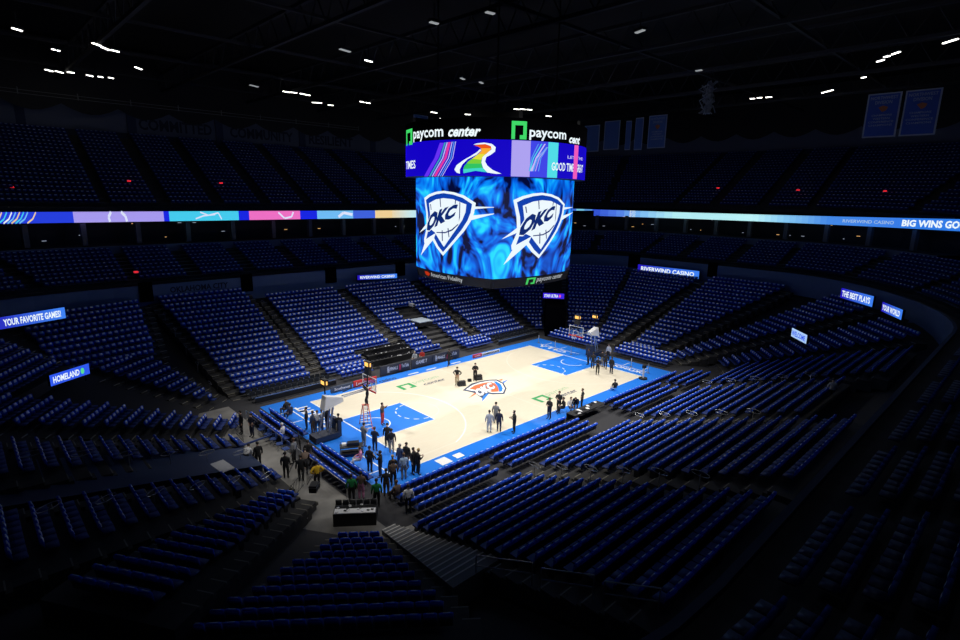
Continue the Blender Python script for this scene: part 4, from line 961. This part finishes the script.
for y in (7, 4, .6, -1.7, -5, -8.2): q.tube([(-19.95, y, 0), (-19.95, y, .9)], .025, chrome)
q.build('rail', r); tag(r, 'long silver rail behind the left baseline floor seats', 'railing')
x_, y_ = at(222, 463, 1.95); q = MB(); q.box((x_, y_, .93+.2985*(-22.6-x_)+.08), (.8, 1.5, .05), white, .1); tag(q.build('white_cover_panel'), 'white flat panel lying on the dark tunnel roof at left', 'panel')
mb = MB()   # dark tunnel roof between the two left end blocks
mb.hexa([(-22.6, .4, -.1), (-36, 4.6-9.2, -.1), (-36, -.6, -.1), (-22.6, 3.4-5.8, -.1)], [(-22.6, .6, .9), (-36, -.8, 4.9), (-36, -6.4, 4.9), (-22.6, -2.6, .9)], navy)
struct(mb, 'roof_tunnel')
# tunnel at right baseline: solid box, black colour stands for the shade inside
for (c, rz, dims, nm) in (((22.3, 10.3, 1.8), .72, (5.5, 2.6, 4.2), 'tunnel'),):
    mb = MB(); mb.box(c, dims, blk2, rz); struct(mb, nm)

# broadcast desk and equipment at the near left corner
r = empty('equipment_desk', (-20.75, -10.5, 0), -.66); tag(r, 'black production desk with white top at the near left corner', 'desk')
q = MB(); q.box((0, -.35, .8), (2.2, .45, .05), white); q.build('desk_top', r); q = MB(); q.box((0, 0, .38), (2.3, 1.1, .76), blk); q.build('base', r)
q = MB()
for i in range(6): q.box((-.95+i*.38, .3, .96), (.33, .08, .3), blkg, rr.uniform(-.2, .2))
q.build('monitors', r)
q = MB()
for i in range(14): q.box((rr.uniform(-1.0, 1.0), rr.uniform(-.5, .3), .84), (.1, .14, .04), wt if i % 3 else blk, rr.random()*3)
q.build('clutter', r)
for i, (px, py, s_, lab) in enumerate(((290, 505, 1.1, 'at the corner seats edge'), (275, 520, 1.0, 'among the dark corner gear'), (300, 520, .8, 'in front of dark corner gear'), (260, 540, 1.0, 'low in the dark corner gear'), (315, 505, .7, 'small one by the corner desk'), (240, 560, 1.0, 'lowest in the corner gear'))):
    x, y = at(px, py, .3+.05*i); o = empty('equipment_case', (x, y, .0 if i < 3 else .6+.2*i), rr.random()); q = MB(); q.box((0, 0, .3*s_), (.9*s_, .6*s_, .6*s_), blk); q.build('case_body', o, bevel=.02)
    q = MB(); q.box((0, 0, .45*s_), (.92*s_, .62*s_, .03), chrome); q.build('metal_band', o); tag(o, 'black equipment case '+lab, 'case', 'black equipment cases near the left corner')
for i, (px, py, lab) in enumerate(((268, 428, 'by the walkway chairs'), (300, 450, 'at the left floor opening'), (292, 470, 'below the left floor opening'), (240, 440, 'beside the corner seats end'), (312, 480, 'left of the yellow jacket person'), (298, 495, 'over the corner seats'))):
    x, y = at(px, py, 0); o = empty('crowd_barrier', (x, y, 0), [.2, 1.2, .9, 1.5, .8, .7][i]); q = MB()
    for h in (.2, 1.05): q.tube([(-.9, 0, h), (.9, 0, h)], .02, blk, 5)
    for k in range(10): q.tube([(-.9+k*.2, 0, .2), (-.9+k*.2, 0, 1.05)], .012, blk, 4)
    q.build('bars', o); tag(o, 'black barred crowd barrier '+lab, 'barrier', 'black barred barriers near the left corner')
r = empty('scorers_table', (1.0, -9.9, 0)); tag(r, 'black table covered in papers and gear on the near sideline', 'table')
q = MB(); q.box((.2, -.2, .72), (4.2, .9, .06), blk); q.box((.2, .2, .4), (4.2, .05, .6), blk); q.build('table_top', r)
q = MB()
for i in range(12): q.box((rr.uniform(-1.8, 2.0), rr.uniform(-.5, .1), .77), (.32, .24, .03), white if i % 2 else blkg, rr.random()*3)
q.build('papers', r)
r = empty('television_camera', (*at(643, 379, 0), 0)); tag(r, 'small camera on a white post at the far near-side corner of court', 'camera')
q = MB(); q.tube([(0, 0, .1), (0, 0, 1.1)], .09, padw, 8); q.build('post', r); q = MB(); q.tube([(0, 0, 0), (0, 0, .14)], .42, blk, 14); q.build('foot', r); q = MB(); q.box((.05, 0, 1.3), (.4, .25, .3), blk); q.build('camera_body', r)
r = empty('low_case_cart', (*at(352, 455, 0), 0), -.5); tag(r, 'low black rolling cart of gear beneath the near left basket', 'cart')
q = MB(); q.box((0, 0, .7), (1.6, .7, .06), blk); q.box((0, 0, .25), (1.6, .7, .05), blk); q.build('shelf', r); q = MB()
for sx in (-.75, .75):
    for sy_ in (-.3, .3): q.tube([(sx, sy_, 0), (sx, sy_, .9)], .025, steel, 5)
q.build('frame', r); q = MB(); q.box((.1, 0, .85), (.8, .4, .25), blkg); q.box((-.5, .1, .8), (.3, .3, .15), padw); q.build('gear', r)
for i in range(5):
    o = empty('director_chair', (*at(262+i*6, 435+i*5, 0), 0), .4*i); q = MB(); q.box((0, 0, .48), (.46, .42, .05), mat('chair_blue', (.02, .06, .25), .6)); q.build('seat', o); q = MB(); q.box((0, -.22, .8), (.46, .04, .3), MATS['chair_blue']); q.build('backrest', o)
    q = MB()
    for sx in (-.2, .2): q.tube([(sx, -.2, 0), (sx, .2, .46)], .015, steel, 4); q.tube([(sx, .2, 0), (sx, -.2, .46)], .015, steel, 4)
    q.build('leg', o); tag(o, 'dark blue folding chair loose on the left walkway, %s from the left' % ORD[i], 'chair', 'loose folding chairs on the left walkway')

# ------------------------------------------------------------------ people
skin = mat('skin', (.5, .3, .2), .6); hairm = mat('dark_hair', (.02, .015, .01), .7)
def limb(a, b_, f): return a+(b_-a)*f
def figure(name, pose):
    """one continuous body grown from a joint skeleton; returns body mesh + hair mesh. Faces +y."""
    P = dict(pelvis=(0, 0, .95), waist=(0, .0, 1.12), chest=(0, -.01, 1.32), neck=(0, -.01, 1.47), head0=(0, 0, 1.53), head1=(0, .02, 1.63), head2=(0, .0, 1.72))
    for s, c in ((-1, 'L'), (1, 'R')):
        P['sh'+c] = (s*.17, -.01, 1.41); P['el'+c] = (s*.24, -.03, 1.13); P['wr'+c] = (s*.25, .05, .88); P['hip'+c] = (s*.09, 0, .9); P['kn'+c] = (s*.1, .02, .5); P['an'+c] = (s*.1, -.02, .09); P['toe'+c] = (s*.12, .15, .04)
    P.update(pose.get('P', {}))
    V = []; E_ = []; Rr = []; T = []
    def add(p, r, tag_, par=None):
        V.append(Vector(p)); Rr.append(r if isinstance(r, tuple) else (r, r)); T.append(tag_)
        if par is not None: E_.append((par, len(V)-1))
        return len(V)-1
    pe = add(P['pelvis'], (.17, .13), 'p'); wa = add(P['waist'], (.165, .13), 's', pe); ch = add(P['chest'], (.195, .145), 's', wa); nk = add(P['neck'], .058, 's', ch)
    h0 = add(P['head0'], (.06, .07), 'k', nk); h1 = add(P['head1'], (.078, .095), 'k', h0); h2 = add(P['head2'], (.06, .07), 'k', h1)
    no = add(Vector(P['head1'])+Vector(pose.get('nose', (0, .1, -.01))), .014, 'k', h1)
    for c in 'LR':
        sh = add(P['sh'+c], .08, 's', ch); el = add(P['el'+c], .058, 's' if pose.get('long', 1) else 'k', sh); m_ = add(limb(Vector(P['el'+c]), Vector(P['wr'+c]), .85), .044, 's' if pose.get('long', 1) else 'k', el); wr = add(P['wr'+c], .027, 'k', m_)
        d = (Vector(P['wr'+c])-Vector(P['el'+c])).normalized(); side = d.cross(Vector((1, 0, 0))).normalized() if abs(d.x) < .9 else Vector((0, 1, 0))
        palm = add(Vector(P['wr'+c])+d*.06, (.04, .022), 'k', wr)
        for i, L in enumerate((.06, .07, .066, .05)):
            b_ = Vector(P['wr'+c])+d*.08+side*(.027-.018*i); f1 = add(b_, .009, 'k', palm); add(b_+d*L*.6+Vector((0, .01, 0)), .008, 'k', f1)
        th = add(Vector(P['wr'+c])+d*.04+side*.045, .01, 'k', palm)
        hp = add(P['hip'+c], .11, 'p', pe); mk = add(limb(Vector(P['hip'+c]), Vector(P['kn'+c]), .5), .095, 'p', hp); kn = add(P['kn'+c], .07, 'p', mk); cf = add(limb(Vector(P['kn'+c]), Vector(P['an'+c]), .35), .07, 'p', kn)
        an = add(P['an'+c], .042, 'b', cf); add(P['toe'+c], (.042, .03), 'b', an)
    me = bpy.data.meshes.new(name); me.from_pydata([tuple(v) for v in V], E_, [])
    bm = bmesh.new(); bm.from_mesh(me); ly = bm.verts.layers.skin.verify()
    bm.verts.ensure_lookup_table()
    for i, v in enumerate(bm.verts): v[ly].radius = Rr[i]; v[ly].use_root = (i == 0)
    bm.to_mesh(me); bm.free()
    o = bpy.data.objects.new(name, me); COL.objects.link(o); m = o.modifiers.new('s', 'SKIN'); m.use_smooth_shade = True; m.branch_smoothing = .3
    q = o.modifiers.new('u', 'SUBSURF'); q.levels = 1; q.render_levels = 1
    dg = bpy.context.evaluated_depsgraph_get(); dg.update(); out = bpy.data.meshes.new_from_object(o.evaluated_get(dg)); bpy.data.objects.remove(o); out.name = name
    out.materials.clear()
    for m_ in (skin, blk, blk, blk): out.materials.append(m_)   # slots: skin, shirt, trousers, shoes
    key = {'k': 0, 's': 1, 'p': 2, 'b': 3}
    A = np.array([tuple(v) for v in V]); tg = [key[t] for t in T]
    ea = np.array([e_[0] for e_ in E_]); eb = np.array([e_[1] for e_ in E_])
    for f in out.polygons:
        c = np.array(f.center); a_ = A[ea]; d = A[eb]-a_; t_ = np.clip(((c-a_)*d).sum(1)/np.maximum((d*d).sum(1), 1e-9), 0, 1); dist = np.linalg.norm(a_+d*t_[:, None]-c, axis=1)
        k_ = int(dist.argmin()); i_ = eb[k_] if (t_[k_] > .5 or tg[ea[k_]] == 3) else ea[k_]
        mi = tg[i_]
        if T[ea[k_]] == 'p' and T[eb[k_]] == 'b': mi = 3 if t_[k_] > .9 else 2
        f.material_index = mi; f.use_smooth = True
    hb = bmesh.new(); bmesh.ops.create_icosphere(hb, subdivisions=2, radius=1)
    hp_ = (Vector(P['head1'])+Vector(P['head2']))/2
    for v in hb.verts:
        v.co = Vector((v.co.x*.092, v.co.y*.108-.012, v.co.z*.1+.02))
        if v.co.y > .04 and v.co.z < .05: v.co.y = .03
        v.co += hp_
    hm = bpy.data.meshes.new('hair'); hb.to_mesh(hm); hb.free(); hm.materials.append(hairm)
    for f in hm.polygons: f.use_smooth = True
    return out, hm
A_ = {}
A_['stand'] = {}
A_['walk'] = dict(P=dict(knL=(-.1, .16, .52), anL=(-.1, .24, .1), toeL=(-.11, .4, .06), knR=(.1, .0, .5), anR=(.1, -.26, .14), toeR=(.12, -.12, .04), elL=(-.23, -.14, 1.15), wrL=(-.22, -.12, .9), elR=(.23, .08, 1.15), wrR=(.2, .24, .98)))
A_['hips'] = dict(P=dict(elL=(-.36, -.1, 1.18), wrL=(-.19, .05, 1.02), elR=(.36, -.1, 1.18), wrR=(.19, .05, 1.02)))
A_['fold'] = dict(P=dict(elL=(-.26, .05, 1.15), wrL=(.02, .2, 1.18), elR=(.26, .05, 1.15), wrR=(-.02, .19, 1.13)))
A_['phone'] = dict(P=dict(elL=(-.25, .02, 1.14), wrL=(-.1, .27, 1.2), elR=(.25, .02, 1.14), wrR=(.1, .27, 1.2), head1=(0, .05, 1.62), head2=(0, .05, 1.71)))
A_['reach'] = dict(P=dict(elL=(-.25, .16, 1.5), wrL=(-.2, .3, 1.74), elR=(.24, .18, 1.55), wrR=(.18, .32, 1.8), knL=(-.1, .14, .56), anL=(-.1, .1, .2), toeL=(-.1, .24, .18)))
A_['point'] = dict(P=dict(elR=(.34, .2, 1.32), wrR=(.42, .45, 1.3), elL=(-.26, -.02, 1.14), wrL=(-.2, .14, .98)))
A_['camera'] = dict(P=dict(elL=(-.26, .12, 1.28), wrL=(-.12, .3, 1.5), elR=(.26, .1, 1.26), wrR=(.14, .26, 1.5)))
sit = dict(pelvis=(0, 0, .5), waist=(0, -.02, .68), chest=(0, .02, .88), neck=(0, .03, 1.03), head0=(0, .04, 1.09), head1=(0, .07, 1.19), head2=(0, .05, 1.28))
for s, c in ((-1, 'L'), (1, 'R')): sit.update({'sh'+c: (s*.17, .01, .97), 'el'+c: (s*.24, .06, .7), 'wr'+c: (s*.12, .3, .66), 'hip'+c: (s*.09, .04, .48), 'kn'+c: (s*.13, .45, .5), 'an'+c: (s*.13, .42, .09), 'toe'+c: (s*.14, .58, .04)})
A_['sit'] = dict(P=sit)
bend = dict(waist=(0, .1, 1.08), chest=(0, .27, 1.2), neck=(0, .4, 1.28), head0=(0, .45, 1.31), head1=(0, .52, 1.36), head2=(0, .58, 1.42), shL=(-.17, .32, 1.26), shR=(.17, .32, 1.26), elL=(-.22, .4, .98), elR=(.22, .4, .98), wrL=(-.12, .5, .78), wrR=(.12, .5, .78))
A_['bend'] = dict(P=bend)
FIG = {k: figure('person_'+k, v) for k, v in A_.items()}
CL = dict(black=(.012, .012, .014), navy=(.012, .018, .05), grey=(.2, .21, .23), lgrey=(.42, .46, .52), khaki=(.42, .33, .2), white=(.75, .75, .75), green=(.01, .22, .06), yellow=(.8, .5, .02), red=(.55, .04, .03), lblue=(.32, .45, .62), brown=(.12, .08, .06), pink=(.65, .25, .45), tan=(.35, .28, .2), denim=(.05, .08, .18))
def cm(c): return mat('cloth_'+c, CL[c], .8)
HR = dict(dark=hairm, brown=mat('brown_hair', (.1, .05, .02), .7), grey=mat('grey_hair', (.4, .38, .35), .7), blond=mat('blond_hair', (.4, .27, .1), .7), white=mat('white_cap', (.7, .7, .7), .7))
SK = [mat('skin_light', (.6, .38, .28), .6), skin, mat('skin_dark', (.16, .08, .05), .6)]
def person(px, py, pose, shirt_, trou, label, face=0., hair='dark', sk=0, z=0., h=1.0, pt=None):
    x, y = pt if pt else at(px, py, z)
    me, hm = FIG[pose]; o = bpy.data.objects.new('person', me); COL.objects.link(o); o.location = (x, y, z+.012); o.rotation_euler = (0, 0, R(face)); o.scale = (h*1.12, h*1.12, h*1.04)
    for i, m in enumerate((SK[sk], cm(shirt_), cm(trou), blk)): o.material_slots[i].link = 'OBJECT'; o.material_slots[i].material = m
    q = bpy.data.objects.new('hair', hm); COL.objects.link(q); q.parent = o; q.material_slots[0].link = 'OBJECT'; q.material_slots[0].material = HR[hair]
    return tag(o, label, 'person')
# face: 0 looks to the far side, 136 looks towards the near left corner
person(457, 385.5, 'hips', 'black', 'khaki', 'person in black tee and khaki shorts standing by the left loudspeaker', 120)
person(475, 381, 'phone', 'black', 'black', 'person in black with white badge behind the right loudspeaker', 140)
person(489, 433, 'stand', 'lgrey', 'lgrey', 'person in pale grey suit seen from behind near midcourt', -40, 'dark')
person(495.5, 424, 'stand', 'grey', 'grey', 'person in grey jacket behind the navy suited person', -60, 'dark')
person(498.8, 432, 'stand', 'navy', 'navy', 'person in navy suit beside the pale grey suited person', -60, 'dark')
person(514, 433, 'phone', 'black', 'black', 'person in black standing alone right of the suited trio', 60)
person(549, 419, 'phone', 'black', 'navy', 'person in black holding papers beside the near sideline seats', 90, 'brown')
person(581.5, 409, 'hips', 'black', 'black', 'person in black tee standing tallest at the sideline table', 30, 'brown')
person(575.5, 412.5, 'bend', 'navy', 'navy', 'person in navy bending over the sideline table', 120)
person(558.5, 412, 'fold', 'black', 'black', 'dark haired person standing left at the sideline table', 100, 'brown')
person(563.5, 413, 'sit', 'black', 'black', 'person in black seated at the sideline table', 60)
person(570, 412.5, 'sit', 'white', 'denim', 'person in white top seated at the sideline table', 150, 'brown')
person(614.5, 393.5, 'sit', 'black', 'white', 'person crouched with a camera on the near sideline', -30, z=-.25)
person(449, 366, 'walk', 'black', 'black', 'person in black walking past the far sideline boards', 100, sk=2)
person(0, 0, 'sit', 'lgrey', 'grey', 'person in pale grey seated behind the GAME 7 board', 110, 'grey', pt=(-.9, 10.4), z=.1)
person(0, 0, 'sit', 'red', 'black', 'person in red seated behind the GAME 7 board', 110, 'brown', pt=(.1, 10.4), z=.1)
person(588, 365, 'stand', 'navy', 'black', 'leftmost person in navy under the far basket', 60, sk=2)
person(592.5, 369, 'stand', 'black', 'black', 'person in black second from left under the far basket', -60, sk=2)
person(597.3, 374.5, 'fold', 'black', 'black', 'person in black nearest the camera under the far basket', 130, sk=2)
person(601.5, 367, 'hips', 'black', 'grey', 'person in black with hands on hips under the far basket', -100, sk=1)
person(605, 369.5, 'walk', 'black', 'black', 'person in black striding right of the far basket group', -60, sk=2)
person(611, 374, 'stand', 'black', 'navy', 'rightmost person in black tights under the far basket', -90, sk=2)
person(608, 360, 'stand', 'lgrey', 'black', 'person in pale top behind the far basket group', 90)
person(0, 0, 'reach', 'black', 'black', 'worker in black reaching for the rim from the ladder', 60, pt=at(367.5, 405, 1.85), z=1.72, h=.95)
person(0, 0, 'camera', 'brown', 'red', 'second worker beside the red ladder, arms raised', -150, pt=at(382.5, 425, 0), z=.0)
person(307, 430, 'point', 'black', 'black', 'person in black pointing, leftmost of the near left basket group', 60)
person(313.5, 434, 'stand', 'denim', 'brown', 'person in denim shirt second in the near left basket group', 20, 'brown')
person(318, 433.5, 'stand', 'white', 'denim', 'person in white top behind the gear below the left basket', -30, 'brown')
person(322.5, 431.5, 'stand', 'white', 'denim', 'second person in white under the near left basket arm', 50)
person(339, 437, 'fold', 'black', 'khaki', 'person in black top and khaki trousers right of left basket', -30, 'dark')
person(327.5, 429, 'stand', 'black', 'black', 'person in black half hidden behind the left basket stand', -70)
person(364, 447, 'phone', 'grey', 'grey', 'person in grey shirt standing behind the low cart', -80, 'dark')
person(375, 451.5, 'fold', 'navy', 'navy', 'person in dark suit standing on the left baseline', -60, 'brown')
person(387.5, 447.5, 'stand', 'black', 'black', 'person in black leaning behind the black tee person', 130)
person(391.7, 453.5, 'stand', 'black', 'tan', 'person in black tee and tan trousers on the left baseline', -40)
person(400, 470, 'stand', 'denim', 'denim', 'person in blue at back left of the corner huddle', 100, 'grey')
person(406.5, 468.5, 'stand', 'black', 'brown', 'person in black at the back of the corner huddle', 110)
person(418, 475, 'phone', 'black', 'black', 'bald person in long black coat right in the corner huddle', -100, 'blond')
person(393, 482, 'stand', 'black', 'black', 'fair haired person in black front left of corner huddle', -20, 'blond')
person(404, 480, 'stand', 'lblue', 'grey', 'person in light blue shirt front of the corner huddle', -20, 'brown')
person(413.5, 474, 'stand', 'black', 'black', 'person in black deep in the corner huddle', -160)
person(380.5, 477.5, 'camera', 'black', 'navy', 'camera operator in black on the near left corner', 40)
person(370, 472.5, 'stand', 'black', 'black', 'person in black jacket left of the camera operator', -60, 'dark')
person(361, 466, 'sit', 'pink', 'white', 'person in pink and white seated behind the floor seats', 60, 'brown', z=.1)
person(352, 503, 'stand', 'green', 'black', 'left one of two people in green jackets at the corner', -30, 'dark', z=0)
person(361.5, 500, 'stand', 'brown', 'pink', 'person in dark top with pink trousers between green jackets', -40, 'dark')
person(377, 508, 'stand', 'green', 'black', 'right one of two people in green jackets at the corner', -30, 'dark')
person(386.5, 497, 'stand', 'black', 'brown', 'person in black right of the green jackets', -40)
person(397, 502, 'sit', 'brown', 'brown', 'person in brown sitting on the floor seat edge', 0, 'brown')
person(393.5, 487, 'stand', 'brown', 'black', 'person in brown behind the green jackets', -30, 'brown')
person(408.5, 514, 'stand', 'white', 'black', 'person in white shirt at the foot of the stairs', -30, 'dark')
person(317.5, 489, 'hips', 'yellow', 'black', 'person in yellow jacket behind the floor seats', -10, 'dark')
person(286.5, 479, 'stand', 'black', 'black', 'person in black standing alone on the corner walkway', -40, 'dark')
person(301.5, 482, 'stand', 'black', 'black', 'left one of two dark figures left of the yellow jacket', -20, 'dark')
person(294.5, 464, 'stand', 'grey', 'black', 'person in grey by the left floor opening', 30, 'brown')
person(309, 466, 'stand', 'black', 'brown', 'person in black at the left floor opening', -30, 'dark')
person(305.5, 475, 'bend', 'brown', 'black', 'stooping dark person left of the yellow jacket', -30)
person(283.5, 441, 'sit', 'white', 'denim', 'white haired person seated at the end of floor seats', 40, 'white')
person(252.5, 437, 'hips', 'navy', 'navy', 'person in navy standing on the left walkway', 110, 'dark')
person(242, 434, 'stand', 'black', 'black', 'person in black beside the corner seats, leftmost standing', 90, 'dark')
person(259, 468, 'stand', 'black', 'black', 'person in black at the end of the tunnel roof', 0, 'dark')
person(247, 470, 'bend', 'white', 'black', 'stooping person in white top by the left end seats', -40, 'dark')
person(287, 415, 'sit', 'black', 'brown', 'person seated on the blue apron at the far left', 20, 'dark', sk=1)
person(291, 420, 'sit', 'navy', 'brown', 'second person seated on the blue apron at far left', 20, 'dark', sk=1)
person(0, 0, 'sit', 'lgrey', 'black', 'person in pale shirt sitting high in the dark right seats', -60, 'dark', pt=(7.4, -25.7), z=ztop('S', 25.7)-.85)

# ------------------------------------------------------------------ lights
def spot(x, y, z, tx, ty, power, size, blend, col=(1, .97, .93), rad=.5):
    l = bpy.data.lights.new('court_spot', 'SPOT'); l.energy = power; l.spot_size = R(size); l.spot_blend = blend; l.color = col; l.shadow_soft_size = rad
    o = bpy.data.objects.new('court_spot', l); COL.objects.link(o); o.location = (x, y, z)
    d = Vector((tx-x, ty-y, -z)); o.rotation_euler = d.to_track_quat('-Z', 'Y').to_euler()
for x, y in ((-21, -15), (21, -15), (-21, 15), (21, 15), (-8, -19), (8, 19), (8, -19), (-8, 19)):
    spot(x, y, 30, x*.2, y*.12, PWR, 76, 1.)
for x, y in ((-26, -30), (0, -32), (24, -26), (-34, 0), (-22, 26), (24, 28), (40, 0)):  # added fill lamps without fixtures, faintly lifting the dark seats
    l = bpy.data.lights.new('fill_light', 'AREA'); l.energy = 42; l.size = 3.; l.color = (.55, .7, 1.)
    o = bpy.data.objects.new('fill_light', l); COL.objects.link(o); o.location = (x, y, 30.8)
w = bpy.data.worlds.new('world'); S.world = w; w.use_nodes = True; w.node_tree.nodes['Background'].inputs[0].default_value = (.2, .3, .6, 1); w.node_tree.nodes['Background'].inputs[1].default_value = 0.0
vs = S.view_settings; vs.view_transform = 'Standard'; vs.look = 'None'; vs.gamma = 1; vs.exposure = 0; vs.use_curve_mapping = False
S.cycles.use_denoising = True
